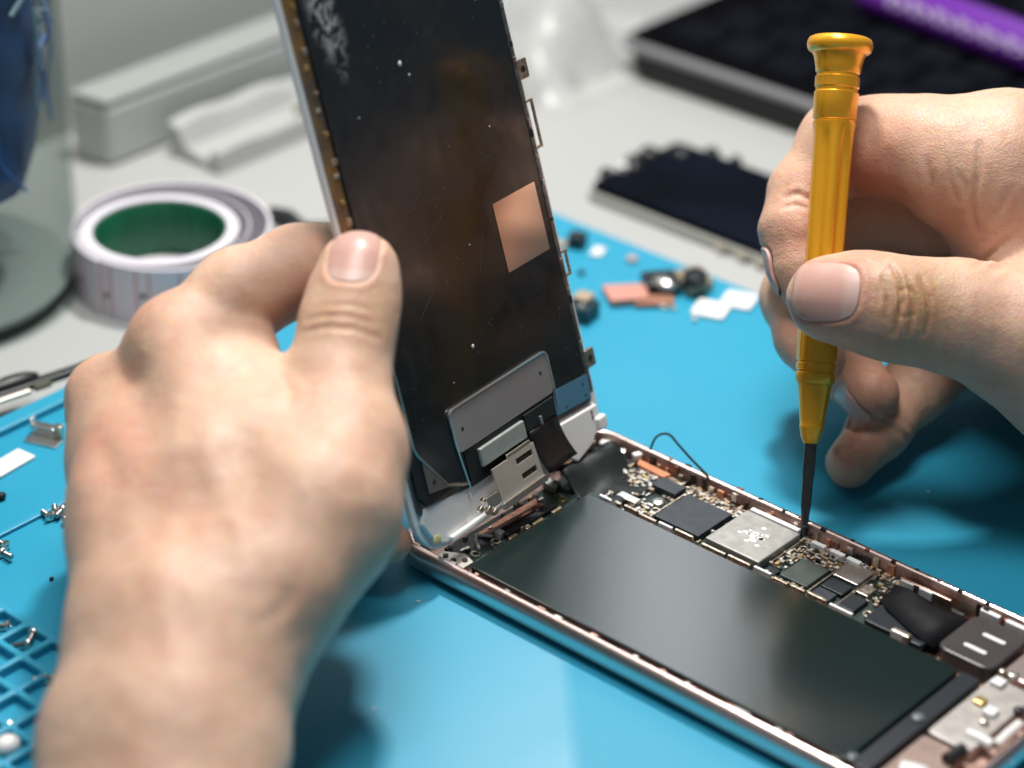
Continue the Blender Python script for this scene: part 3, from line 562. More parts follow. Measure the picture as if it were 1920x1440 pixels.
q.loops([[(r * (1 + .05 * math.sin(3 * a + z * .2) + .03 * math.sin(7 * a - z * .3) - .03) * math.cos(a) * .98 + .8, r * .95 * math.sin(a) * (1 + .03 * math.cos(4 * a + z * .25)), z) for a in np.linspace(0, 2 * math.pi, 41)[:-1]] for r, z in ((4, 24), (18, 26), (28, 31), (32.5, 40), (34.5, 52), (36, 70), (36.8, 100), (36.8, 145))])
q.build('blue_filling', M_BLUE, jar, smooth=True)
q = MB(JF); q2 = MB(JF)
for k in range(150):
    a = rng.uniform(0, 6.28); z = rng.uniform(34, 120); r = rng.uniform(36, 37.8); path = []
    for i in range(9):
        path.append((r * math.cos(a), r * math.sin(a), z)); a += rng.normal(0, .07); z += rng.normal(3, 5) + 3; r = min(38.0, max(35.5, r + rng.normal(0, 2.0)))
        z = min(max(z, 34), 146)
    (q if k % 3 else q2).tube(path, rng.uniform(.3, .75), 5)
o = q.build('blue_strands', mat('bright_blue_nylon', (.04, .16, .52), .4), jar, smooth=True); o['kind'] = 'stuff'
o = q2.build('pale_strands', mat('pale_nylon', (.30, .42, .50), .4), jar, smooth=True); o['kind'] = 'stuff'

# roll of price labels with a loose outer wrap
TC = np.array([-135.5, 57.6, -3.9])
roll = thing('label_roll', 'white roll of price labels on a green core, its outer turns sprung loose', 'label roll', TC)
RF = (TC, np.eye(3)); HT = 15.6
paper = mat('label_paper', (.66, .63, .68), .55, noise=(.05, .5, (.62, .60, .65)))
def annulus(ro, ri, z0, z1, n=72):
    q = MB(RF); L = [[(r * math.cos(2 * math.pi * k / n), r * math.sin(2 * math.pi * k / n), z) for k in range(n)] for r, z in ((ri, z0), (ro, z0), (ro, z1), (ri, z1))]
    q.loops(L + [L[0]], False, False); return q
annulus(20.2, 17.2, 0, HT).build('label_strip', paper, roll, smooth=True)
gm = mat('green_core', (.004, .075, .035), .4, noise=(.1, .4, (.008, .12, .06)))
n = 96; L = []
for r, z in ((17.15, 0), (17.15, HT - .6), (16.6, HT - .4)): L.append([(r * math.cos(2 * math.pi * k / n), r * math.sin(2 * math.pi * k / n), z) for k in range(n)])
for z in (HT - 3.2, 0.2): L.append([((15.8 - .45 * (k % 4 < 2)) * math.cos(2 * math.pi * k / n), (15.8 - .45 * (k % 4 < 2)) * math.sin(2 * math.pi * k / n), z) for k in range(n)])
q = MB(RF); q.loops(L, False, False); q.build('core', gm, roll, smooth=True)
q = MB(RF); q.lathe([(.01, .1), (15.0, .1), (15.0, .4), (.01, .4)], 40); q.build('inner_sticker', paper, roll)
a0 = math.atan2(RT[1], RT[0]); L = []
for k in range(150):
    a = a0 + math.pi + k / 149 * 2 * math.pi * 2.15; w = .5 - .5 * math.cos(a - a0 - math.pi - .5)
    turn = k / 149 * 2.15; r = 20.4 + (4.0 * min(turn, 1) + 5.2 * max(0, turn - 1)) * w + .5 * turn
    c, s = math.cos(a), math.sin(a); th = .35 if turn < 1 else .9
    L.append([(r * c, r * s, 0), ((r + th) * c, (r + th) * s, 0), ((r + th) * c, (r + th) * s, HT), (r * c, r * s, HT)])
q = MB(RF); q.loops(L); lw = q.build('loose_wrap', paper, roll, smooth=True)
red = mat('faded_red_ink', (.52, .15, .14), .6); ink = mat('dark_ink', (.10, .10, .12), .6)
for k in range(9):
    a = a0 + math.pi - 1.4 + k * .47; r = 21.9 + .25 * 0
    for da, mt, z0, z1 in ((0, red, .8, HT - .8), (.145, red, 1, HT - 1), (.072, ink, 7.5 - (k % 3), 9 - (k % 3))):
        q = MB(RF); ang = a + da
        tn = (ang - a0 - math.pi) / 2 / math.pi + 1
        while tn + 1 <= 2.13: tn += 1
        rr_ = 20.4 + (4.0 * min(tn, 1) + 5.2 * max(0, tn - 1)) * (.5 - .5 * math.cos(ang - a0 - math.pi - .5)) + .5 * tn + .91
        w = .42 if mt is red else 1.5
        c, s = math.cos(ang), math.sin(ang); t = np.array([-s, c, 0]); n_ = np.array([c, s, 0])
        P0 = n_ * rr_ ; q.add([tuple(P0 + t * sx_ * w / 2 + n_ * e + np.array([0, 0, z])) for e in (0, .06) for z in (z0, z1) for sx_ in (-1, 1)], [(0, 1, 3, 2), (4, 6, 7, 5), (0, 4, 5, 1), (2, 3, 7, 6), (0, 2, 6, 4), (1, 5, 7, 3)])
        q.build('price_print', mt, lw)

# grey storage box and white tray in front of the panel
bx = thing('storage_box', 'pale grey plastic box with a thin lid, standing behind the roll of labels', 'box', (-210, 142, -3.9))
q = MB(); q.prism([(-213, 92), (-199, 94), (-199, 205), (-213, 205)], -3.9, 14.5); q.build('box_body', mat('pale_grey_plastic', (.40, .425, .41), .5), bx, bevel=2)
q = MB(); q.prism([(-213, 92.1), (-199.1, 94.1), (-199.1, 205), (-213, 205)], 14.52, 16.5); q.build('lid', mat('grey_plastic_lid', (.30, .318, .305), .55), bx, bevel=1)
ty = thing('plastic_tray', 'shallow white plastic tray with a wavy rim, in front of the grey box', 'tray', (-184, 150, -3.9))
q = MB(); L = []
for k in range(41):
    y = 112 + 92 * k / 40; w = .7 * math.sin(k * .5) + .9 * math.sin(k * .21)
    L.append([(-194 + w * .3, y, -3.8), (-194 + w * .3, y, 6 + w), (-190, y, 5 + w), (-187, y, 0), (-178, y, -1.5 + .4 * w), (-176, y, 2.5 + .6 * w), (-173.5, y, 2.0 + .6 * w), (-173, y, -3.8)])
q.loops(L); q.build('tray_shell', mat('milky_plastic', (.40, .41, .40), .4), ty, smooth=True)
q = MB(); q.tube([(-181, 150, .8), (-180, 160, 1.6), (-182, 172, 1.0), (-180, 180, 1.2)], 1.5, 8); q.build('olive_cord', mat('olive_rubber', (.13, .14, .07), .5), ty, smooth=True)
q = MB(); p0, p1 = plane(510, 402, -2.5), plane(572, 430, -2.5); q.tube([p0, (p0 + p1) / 2 + [0, 0, 1], p1, p1 + [8, 10, 0]], [2.2, 2.6, 2.0, 1.6], 10)
tag(q.build('cable_end', M_BLACK, smooth=True), 'short black cable end lying beside the loose turns of the label roll', 'cable')
q = MB(); L = []; g = np.random.default_rng(3)
for i in range(26):
    row = []
    for j in range(22):
        u, v = i / 25, j / 21; p = np.array([-196 + 66 * u, 214 + 62 * v - 6 * u, 0.])
        hgt = 26 * math.sin(math.pi * v) ** .7 * math.sin(math.pi * min(1, u * 1.15)) ** .6 + 4 * math.sin(9 * u + 6 * v) + 3 * math.sin(15 * v - 8 * u) + g.normal(0, 1.1)
        row.append((p[0], p[1], -3.6 + max(0.1, hgt if 0 < i < 25 and 0 < j < 21 else .1)))
    L.append(row)
q.loops(L, False, False, closed=False); bagm = mat('frosted_film', (.62, .63, .62), .3, alpha=.55)
tag(q.build('plastic_bag', bagm, smooth=True), 'crumpled frosted plastic bag lying on the table beside the black keyboard', 'plastic bag')

# spare dark screen on the white table
sp_o = (-46, 190, -3.9)
ss = thing('spare_screen', 'dark spare phone screen lying on the white table behind the right hand', 'phone screen', sp_o)
q = MB(); q.prism(rrect(-88, 170, 28, 211, 3), -3.9, -1.2); q.build('screen_frame', mat('grey_edge', (.36, .36, .33), .4, .3), ss, bevel=.4)
dkf = mat('dark_blue_glass', (.002, .003, .005), .4, spec=.03, noise=(.03, .3, (.004, .006, .013)))
q = MB(); q.prism(rrect(-87, 171.4, 27, 210, 2), -1.19, 1.0); q.build('back_plate', dkf, ss, bevel=.5)
for (x, y, r, hh) in ((-74, 209, 2.6, 2.6), (-66, 210, 1.8, 2.2), (-88, 191, 2.0, 2.0), (-86, 196, 3.6, 3.4), (-84.5, 187, 3.2, 2.6), (-87.5, 179, 2.4, 2.0), (-80, 203, 3, 2.4)):
    q = MB(); q.ball((x, y, .8), r, 10, (1, 1, hh / r)); q.build('black_lump', M_BLACK, ss, smooth=True)
for x in (-40, -33, -27): q = MB(); q.cbox((x, 169.4, -2), (3, 1.2, 2.2)); q.build('tab', M_TIN, ss, bevel=.2)
q = MB(); q.cbox((-85, 183, 2.2), (2.6, 2.2, 2.0), .4); q.build('tab', M_WHITE, ss, bevel=.3)

# black keyboard with a grey front strip; purple marker on it
kb = thing('keyboard', 'black keyboard with a grey front edge at the back of the table', 'keyboard', (0, 370, -3.9))
q = MB(); q.prism(rrect(-136, 246, 260, 470, 6), -3.9, 5.6); q.build('base', mat('black_shell', (.006, .007, .008), .6), kb, bevel=1)
q = MB(); q.prism(rrect(-139, 243.5, 262, 472, 7), 5.62, 8.0); q.build('edge_strip', mat('grey_shell', (.20, .20, .205), .45, .1), kb, bevel=.8)
q = MB(); q.prism(rrect(-137.5, 246.5, 260, 470, 6), 8.01, 8.6); q.build('deck', mat('black_deck', (.004, .004, .005), .6, spec=0.0), kb, bevel=.2)
key_m = mat('black_key', (.005, .006, .009), .55, spec=0.0, noise=(.05, .3, (.009, .010, .014)))
kc = 0
for j in range(6):
    for i in range(10):
        x = -128 + i * 18.2 + (j % 3) * 4.5; y = 254 + j * 18.4
        q = MB(); L = [[(a, c, z) for a, c in rrect(x + s, y + s, x + 15.6 - s, y + 15.6 - s, 1.6, 3)] for s, z in ((0, 8.62), (.4, 10.0), (1.2, 10.5))]
        q.loops(L); q.build('key', key_m, kb, smooth=True)
A, B2 = plane(1640, -18, 17.5), plane(1935, 92, 17.5)
dirm = (B2 - A) / np.linalg.norm(B2 - A); ln = 150.0
mk = thing('marker_pen', 'fat purple marker with pale lettering, lying across the black keyboard', 'marker', A + dirm * ln / 2 - [0, 0, 7])
yv = np.cross([0, 0, 1.], dirm); yv /= np.linalg.norm(yv); zv = np.cross(dirm, yv)
MF = (A, np.array([yv, zv, dirm]))
q = MB(MF); q.lathe([(.01, -4), (4.5, -4), (6.6, -2), (7.1, 1), (7.1, ln), (.01, ln)], 36); q.build('barrel', mat('purple_plastic', (.13, .015, .30), .35, coat=.3), mk, smooth=True)
# blurred pale lettering wrapped on the side that faces the camera
for k in range(13):
    q = MB(MF); zc = 12 + k * 4.6
    a_mid = math.atan2(np.dot(-FW, zv), np.dot(-FW, yv)) + .45
    strokes = [((-.25, -1.3), (.0, 1.3)), ((0, 1.3), (.25, -1.3))] if k % 2 else [((-.28, -1.2), (-.28, 1.2)), ((-.28, 1.2), (.25, .2)), ((.25, .2), (-.2, -.6))]
    for (a1, z1), (a2, z2) in strokes:
        pts = [(7.12 * math.cos(a_mid + a1 + (a2 - a1) * t), 7.12 * math.sin(a_mid + a1 + (a2 - a1) * t), zc + (z1 + (z2 - z1) * t)) for t in np.linspace(0, 1, 6)]
        q.tube(pts, .5, 5)
    q.build('letter', mat('pale_print', (.62, .56, .70), .5), mk, smooth=True)

# ================================================================== loose bits on the mat
def spot(px, py, h=0.0): return plane(px, py, h)
def bracket(px, py, rot, label):
    c = spot(px, py); o = thing('metal_bracket', label, 'bracket', (c[0], c[1], .05)); fr_ = (np.array([c[0], c[1], .05]), np.array([[math.cos(rot), math.sin(rot), 0], [-math.sin(rot), math.cos(rot), 0], [0, 0, 1]])); return o, fr_
o, fr_ = bracket(85, 826, .35, 'folded silver metal bracket on the mat near its left rim')
q = MB(fr_); q.box(-4.2, -2.6, 0, 4.2, 1.0, .5); q.build('foot_plate', M_SILVER, o, bevel=.15)
q = MB(fr_); q.box(-4.0, 1.05, 0, 1.6, 3.4, 2.6); q.box(-4.6, 1.2, 1.0, -4.05, 3.2, 4.0); q.build('folded_tab', M_SILVER, o, bevel=.3)
q = MB(fr_); q.box(1.7, 1.05, .4, 3.6, 2.8, 3.6); q.build('folded_tab', M_TIN, o, bevel=.3)
q = MB(); c = spot(18, 872, 0); q.cbox((c[0], c[1], .45), (5.6, 11, .8), .10); tag(q.build('white_tag', M_WHITE, bevel=.2), 'small white plastic tag lying on the mat below the metal bracket', 'tag')
# two white squares and their neighbours
q = MB(); c = spot(1333, 584); q.prism([(c[0] + a, c[1] + bb) for a, bb in [(x * .94 - y * .34, x * .34 + y * .94) for x, y in rrect(-4.4, -4.2, 4.4, 4.2, 1)]], .05, 1.0); tag(q.build('white_square', M_WHITE, bevel=.25), 'white square sticker pad nearer to the copper flex on the mat', 'pad', 'white square pads')
q = MB(); c = spot(1385, 567); q.prism([(c[0] + a, c[1] + bb) for a, bb in [(x * .94 - y * .34, x * .34 + y * .94) for x, y in rrect(-4.2, -4.2, 4.2, 4.2, 1)]], .05, 1.0); tag(q.build('white_square', M_WHITE, bevel=.25), 'white square sticker pad touching the right hand in the view', 'pad', 'white square pads')
q = MB(); c = spot(1302, 603); q.ball((c[0], c[1], .7), .75, 8); tag(q.build('white_bead', M_WHITE, smooth=True), 'tiny white bead just in front of the nearer white square pad', 'bead')
# camera module on a copper flex
c = spot(1230, 560); mo = thing('camera_module', 'loose camera module with a copper ribbon, lying on the mat near the white squares', 'camera module', (c[0], c[1], .05))
def P2(px, py): p = spot(px, py); return (p[0], p[1])
q = MB(); q.prism([P2(1128, 548), P2(1145, 578), P2(1215, 572), P2(1212, 545)], .6, 2.2); q.build('copper_ribbon', mat('salmon_flex', (.52, .22, .17), .45, noise=(.2, .5, (.60, .30, .24))), mo, bevel=.2)
q = MB(); q.prism([P2(1195, 560), P2(1190, 580), P2(1265, 578), P2(1262, 562)], .3, 1.4); q.build('copper_ribbon', mat('brown_ribbon', (.30, .13, .08), .45), mo, bevel=.2)
q = MB(); q.prism([P2(1200, 530), P2(1210, 556), P2(1278, 556), P2(1262, 525)], .4, 3.4); q.build('black_block', M_BLACK, mo, bevel=.4)
q = MB(); p = spot(1245, 550); q.ball((p[0], p[1], 3.0), 2.6, 10, (1.4, 1, .6)); q.build('steel_cup', M_SILVER, mo, smooth=True)
q = MB(); q.prism([P2(1262, 528), P2(1290, 560), P2(1338, 546), P2(1310, 514)], .3, 3.2); q.build('lens_frame', mat('tan_frame', (.42, .33, .22), .4, .5), mo, bevel=.4)
q = MB(); p = spot(1303, 532, 3); q.lathe([(.01, 0), (3.2, 0), (3.2, 2.6), (2.6, 3.2), (1.6, 3.2), (1.2, 2.6), (.01, 2.6)], 24); q.v = [v + np.array([p[0], p[1], 3.2]) for v in q.v]; q.build('lens_barrel', M_BLACK, mo, smooth=True)
for (px, py) in ((1244, 580), (1262, 582)):
    q = MB(); p = spot(px, py); q.cbox((p[0], p[1], .6), (1.4, 1.0, 1.0), .3); tag(q.build('metal_fleck', M_TIN, bevel=.2), 'tiny metal fleck in front of the camera module, ' + ('nearer to the copper ribbon' if px < 1250 else 'under its steel cup'), 'fleck', 'flecks by the camera module')
# bits right beside the raised display
c = spot(1064, 462); mo = thing('small_camera', 'tiny black camera with a tan tail, on the mat behind the raised screen', 'camera', (c[0], c[1], .05))
q = MB(); q.cbox((c[0] + 2.0, c[1] + 1.6, 2.0), (4.4, 4.4, 3.8), .3); q.build('camera_body', M_BLACK, mo, bevel=.5)
q = MB(); q.cbox((c[0] - 2.5, c[1] - 1.6, .6), (5.5, 3.2, .9), .5); q.build('tail', M_TAN, mo, bevel=.2)
for (px, py, s, mt, lab) in ((1121, 475, (3.2, 5.0, .8), M_WHITE, 'small pale chip lying loose on the mat behind the raised screen'), (1185, 490, (2.6, 2.6, 1.2), mat('pinkish_bit', (.45, .33, .32), .5), 'tiny pinkish crumb on the mat past the pale chip'), (1090, 515, (1.6, 1.6, 1.0), M_FLEX, 'tiny dark crumb on the mat just past the screen clips')):
    c = spot(px, py); q = MB(); q.cbox((c[0], c[1], s[2] / 2 + .05), s, .4); tag(q.build('loose_chip', mt, bevel=.2), lab, 'chip')
c = spot(1092, 596); mo = thing('flex_socket', 'dark socket with a tan top, half hidden behind the edge of the raised screen', 'socket', (c[0], c[1], .05))
q = MB(); q.cbox((c[0], c[1], 2.2), (6.4, 7.0, 4.2), .2); q.build('socket_block', mat('teal_black', (.01, .035, .045), .4), mo, bevel=.4)
q = MB(); q.cbox((c[0] - 1, c[1] + 1.5, 5.0), (4.4, 4.6, 1.2), .2); q.build('tan_cover', M_TAN, mo, bevel=.3)
q = MB(); q.cbox((c[0] + 1.6, c[1] - 2, 4.8), (1.4, 1.2, .8), .2); q.build('pin', M_TIN, mo, bevel=.2)
# rail along the left rim of the mat
A, B2 = plane(-60, 778, 1.5), plane(207, 690, 1.5); d = (B2 - A) / np.linalg.norm(B2 - A); s = np.array([-d[1], d[0], 0])
rl = thing('phone_rail', 'thin black phone frame with a silver strip, along the rim of the mat', 'phone frame', (A + B2) / 2 - [0, 0, 1.4])
RLF = (A * 1.0, np.array([d, s, [0, 0, 1.]])); Lr = np.linalg.norm(B2 - A)
q = MB(RLF); q.box(0, .6, .35, Lr, 3.4, 2.2); q.build('black_bar', M_BLACK, rl, bevel=.5)
q = MB(RLF); q.box(2, -.9, .4, Lr * .43, .58, 1.6); q.build('silver_strip', mat('pale_strip', (.62, .60, .52), .35, .7), rl, bevel=.3)
q = MB(RLF); q.box(Lr * .46, -.5, .4, Lr * .58, .58, 1.8); q.build('olive_clip', mat('olive_plastic', (.10, .10, .05), .5), rl, bevel=.3)
q = MB(RLF); q.ball((Lr * .36, 3.6, 2.4), 2.2, 10, (3.2, 1, .8)); q.build('black_lump', M_BLACK, rl, smooth=True)
# little screws
def screw_mesh():
    pass
scr_o = None
def make_screw(label, group):
    o = thing('screw', label, 'screw', (0, 0, 0), group)
    q = MB(); q.lathe([(.01, 0), (1.0, 0), (1.15, .2), (1.15, .6), (.8, .9), (.35, .9), (.3, .6), (.01, .6)], 16); q.build('screw_head', M_SILVER, o, smooth=True)
    q = MB(); L = [[(r * math.cos(2 * math.pi * k / 12), r * math.sin(2 * math.pi * k / 12), z) for k in range(12)] for r, z in [(.55 + .12 * (i % 2), -2.6 + .2 * i) for i in range(13)]]
    q.loops(L); q.build('thread', mat('screw_steel', (.35, .33, .31), .35, 1.0), o, smooth=True); return o
proto = make_screw('x', 'tiny screws dropped on the mat')
SCR = [(92, 972, 'tiny dark screw on the divider ridge, nearest end of its cluster', 0), (104, 965, 'tiny dark screw in the middle of the cluster by the divider ridge', 0), (116, 962, 'tiny dark screw of the ridge cluster standing beside the hand', 0), (126, 979, 'tiny dark screw of the ridge cluster, half behind the hand', 0),
       (9, 1026, 'tiny screw at the left border of the photo, upper of two below the ridge', 0), (8, 1042, 'tiny screw at the left border of the photo, lower of two below the ridge', 0),
       (12, 1178, 'small screw in the corner cell at the top of the sorting grid', 0), (62, 1194, 'silver screw leaning in the second grid cell from the corner', 0), (48, 1212, 'silver screw lying low in the second grid cell from the corner', 0),
       (84, 1277, 'silver screw in the grid cell beside the wrist', 0), (102, 1277, 'silver screw touching the wrist in its grid cell', 0), (70, 1281, 'small screw at the left wall of the grid cell beside the wrist', 0), (22, 1368, 'dull screw in the grid cell above the white bead', 0)]
for i, (px, py, lab, _z) in enumerate(SCR):
    c = spot(px, py, .6)
    if i == 0: o = proto
    else:
        o = proto.copy(); COL.objects.link(o)
        for ch in list(proto.children):
            k = ch.copy(); COL.objects.link(k); k.parent = o
    o['label'] = lab
    o.location = (c[0] * S, c[1] * S, 1.25 * S); o.rotation_euler = (math.radians(90 + rng.uniform(-8, 8)), rng.uniform(0, .4), rng.uniform(0, 6.28))
for (px, py, r, mt, nm, lab, cat) in ((15, 1415, 2.3, M_WHITE, 'white_bead', 'round white bead sitting in a cell of the sorting grid', 'bead'), (97, 1088, .45, M_BLACK, 'dark_crumb', 'dark speck on the empty mat between the ridge and the sorting grid', 'crumb'), (3, 937, 1.0, M_FLEX, 'dark_crumb', 'dark crumb at the left border just above the divider ridge', 'crumb'), (136, 786, 1.3, M_FLEX, 'dark_crumb', 'dark crumb touching the knuckle of the hand near the rim', 'crumb')):
    c = spot(px, py); q = MB(); q.ball((c[0], c[1], r * .9 + .05), r, 10, (1, 1.2, .9)); tag(q.build(nm, mt, smooth=True), lab, cat)
for (px, py) in ((785, 1128), (1740, 922), (700, 1330)):
    c = spot(px, py); q = MB(); q.cbox((c[0], c[1], .1), (.8, .3, .14), .4); tag(q.build('white_crumb', M_WHITE), {785: 'pale speck on the mat in front of the phone corner', 1740: 'pale speck on the mat in the shadow of the right hand', 700: 'pale speck on the open mat at the bottom, beside the wrist'}[px], 'crumb')
# ================================================================== hands: a distance field of tapered limbs, meshed as ONE skin each
def cs(px, py, d): return np.array([(px - 960) / F_PX * d, (720 - py) / F_PX * d, d])      # camera-aligned millimetres
def smin(a, b, k):
    h = np.clip(.5 + .5 * (b - a) / k, 0, 1); return b * (1 - h) + a * h - k * h * (1 - h)
def cone(P, c):
    a, b, r1, r2 = c; ba = b - a
    t = np.clip(((P - a) @ ba) / (ba @ ba), 0, 1)
    t3 = t * t * (3 - 2 * t) * .5 + t * .5
    return np.linalg.norm(P - a - t[..., None] * ba, axis=-1) - (r1 + (r2 - r1) * t3)
def chain(js):
    out = []
    for (a, b) in zip(js[:-1], js[1:]):
        out.append((cs(*a[:3]), cs(*b[:3]), a[3] * a[2] / F_PX, b[3] * b[2] / F_PX))
    return out
class Hand:
    """body: list of cones blended broadly; fingers: (root cones, distal cones, k_root)"""
    def __init__(self, body, fingers, kb): self.body, self.fingers, self.kb = body, fingers, kb
    def sdf(self, P):
        P = np.asarray(P, float); d = None
        for c in self.body:
            e = cone(P, c); d = e if d is None else smin(d, e, self.kb)
        for roots, rest, kr, kc, kt in self.fingers:
            f = None
            for c in roots:
                e = cone(P, c); d = smin(d, e, kr); f = e if f is None else smin(f, e, 4)
            for c in rest:
                e = cone(P, c); f = e if f is None else smin(f, e, kc)
            d = smin(d, f, kt)
        return d
    def grad(self, P, h=.35):
        g = np.stack([self.sdf(P + np.eye(3)[i] * h) - self.sdf(P - np.eye(3)[i] * h) for i in range(3)], -1)
        return g / (np.linalg.norm(g, axis=-1, keepdims=True) + 1e-9)
    def bounds(self):
        pts = []; 
        for c in self.body + [c for f in self.fingers for c in f[0] + f[1]]:
            pts += [c[0] - c[2], c[0] + c[2], c[1] - c[3], c[1] + c[3]]
        pts = np.array(pts); return pts.min(0) - 3, pts.max(0) + 3
def surface_net(hand, step, lo, hi):
    n = np.ceil((hi - lo) / step).astype(int) + 1
    co = max(4, 6); nb = np.ceil(n / co).astype(int)
    V = np.full(tuple(n), 50.0, np.float32)
    # coarse pass: only blocks near the skin are sampled finely
    cc = np.stack(np.meshgrid(*[lo[i] + (np.arange(nb[i]) + .5) * co * step for i in range(3)], indexing='ij'), -1)
    cd = hand.sdf(cc.reshape(-1, 3)).reshape(cc.shape[:3]); rad = co * step * .9 + 2.5
    V[:] = np.repeat(np.repeat(np.repeat(np.where(cd > 0, 50., -50.), co, 0), co, 1), co, 2)[:n[0], :n[1], :n[2]]
    blocks = np.argwhere(abs(cd) < rad)
    off = np.stack(np.meshgrid(*[np.arange(co)] * 3, indexing='ij'), -1).reshape(-1, 3)
    idx = (blocks[:, None, :] * co + off[None]).reshape(-1, 3)
    idx = idx[(idx < n).all(1)]
    for s in range(0, len(idx), 400000):
        ii = idx[s:s + 400000]; V[ii[:, 0], ii[:, 1], ii[:, 2]] = hand.sdf(lo + ii * step)
    sg = V < 0
    corners = [(i, j, k) for i in (0, 1) for j in (0, 1) for k in (0, 1)]
    sl = lambda A, c: A[c[0]:A.shape[0] - 1 + c[0], c[1]:A.shape[1] - 1 + c[1], c[2]:A.shape[2] - 1 + c[2]]
    cnt = sum(sl(sg, c).astype(np.int8) for c in corners)
    act = (cnt > 0) & (cnt < 8); cells = np.argwhere(act)
    vid = np.full(act.shape, -1, int); vid[act] = np.arange(len(cells))
    acc = np.zeros((len(cells), 3)); num = np.zeros(len(cells))
    edges = [(a, b) for a in corners for b in corners if a < b and sum(abs(x - y) for x, y in zip(a, b)) == 1]
    for a, b in edges:
        va = V[cells[:, 0] + a[0], cells[:, 1] + a[1], cells[:, 2] + a[2]]; vb = V[cells[:, 0] + b[0], cells[:, 1] + b[1], cells[:, 2] + b[2]]
        mk = (va < 0) != (vb < 0); t = np.where(mk, va / np.where(mk, va - vb, 1), 0)
        p = np.array(a) + t[:, None] * (np.array(b) - np.array(a)); acc[mk] += p[mk]; num[mk] += 1
    verts = lo + (cells + acc / num[:, None]) * step
    faces = []
    for ax_ in range(3):
        o = [0, 0, 0]; o[ax_] = 1; u, w = [i for i in range(3) if i != ax_]
        A = sg[:-1 if ax_ == 0 else None, :-1 if ax_ == 1 else None, :-1 if ax_ == 2 else None]
        Bm = sg[o[0]:, o[1]:, o[2]:]
        e = np.argwhere(A != Bm); inside = A[e[:, 0], e[:, 1], e[:, 2]]
        du = np.zeros(3, int); du[u] = 1; dw = np.zeros(3, int); dw[w] = 1
        ok = (e[:, u] > 0) & (e[:, w] > 0) & (e[:, u] < act.shape[u]) & (e[:, w] < act.shape[w]) & (e[:, ax_] < act.shape[ax_]); e = e[ok]; inside = inside[ok]
        q = np.stack([vid[tuple((e - du - dw).T)], vid[tuple((e - dw).T)], vid[tuple(e.T)], vid[tuple((e - du).T)]], 1)
        flip = inside if ax_ != 1 else ~inside
        q[~flip] = q[~flip][:, ::-1]
        faces.append(q)
    return verts, np.concatenate(faces)
def hash_noise(P, scale, seed):            # smooth value noise, for the uneven flesh
    g = np.random.default_rng(seed).random((32, 32, 32)); q = P / scale; i = np.floor(q).astype(int); f = q - i; f = f * f * (3 - 2 * f); out = 0
    for a in (0, 1):
        for b in (0, 1):
            for c in (0, 1):
                w = (f[:, 0] if a else 1 - f[:, 0]) * (f[:, 1] if b else 1 - f[:, 1]) * (f[:, 2] if c else 1 - f[:, 2])
                out = out + w * g[(i[:, 0] + a) % 32, (i[:, 1] + b) % 32, (i[:, 2] + c) % 32]
    return out - .5

class Nail:
    def __init__(self, hand, own, center, normal, tip, ln, wd):
        """center: a point on the finger's axis under the nail; normal: outwards; tip: towards the fingertip"""
        n = normal / np.linalg.norm(normal); t = tip - (tip @ n) * n; t /= np.linalg.norm(t); s = np.cross(n, t)
        self.h, self.n, self.t, self.s, self.ln, self.wd = hand, n, t, s, ln, wd
        self.own = Hand(own, [], 4); self.c = self.hit(center[None] + 12 * n)[0]
    def hit(self, P):
        P = P.copy()
        for _ in range(60):
            d = self.own.sdf(P); P -= np.clip(d, -1, 3)[:, None] * .8 * self.n
        return P
    def local(self, P): q = P - self.c; return q @ self.t, q @ self.s, q @ self.n
    def shape(self, a, b):        # <0 inside: rounded cuticle, straight sides, gently curved free edge
        x, y = a / (self.ln / 2), b / (self.wd / 2)
        p = np.where(x < 0, 2.6, 4.0)
        return (abs(x) ** p + abs(y) ** 3.2) ** (1 / 3.0) - 1
    def mesh(self):
        na, nb_ = 26, 22; P = []; edge = []
        for i in range(na):
            for j in range(nb_):
                x = -1 + 2 * i / (na - 1); y = -1 + 2 * j / (nb_ - 1)
                p = 2.6 if x < 0 else 4.0; mx_ = max(abs(x), abs(y)); nr = (abs(x) ** p + abs(y) ** 3.2) ** (1 / 3.0)
                k = mx_ / nr if nr > 0 else 0
                P.append(self.c + x * k * self.ln / 2 * self.t + y * k * self.wd / 2 * self.s + 6 * self.n); edge.append((mx_, x))
        P = self.hit(np.array(P)); N_ = self.own.grad(P)
        off = np.array([(.16 + .10 * (1 - m_ ** 2)) - (.55 if m_ > .999 and x < .9 else .18 if m_ > .93 and x < .9 else 0) for m_, x in edge])
        P = P + N_ * off[:, None]
        F = [(i * nb_ + j, (i + 1) * nb_ + j, (i + 1) * nb_ + j + 1, i * nb_ + j + 1) for i in range(na - 1) for j in range(nb_ - 1)]
        fr = np.array([x for m_, x in edge]); return P, F, fr

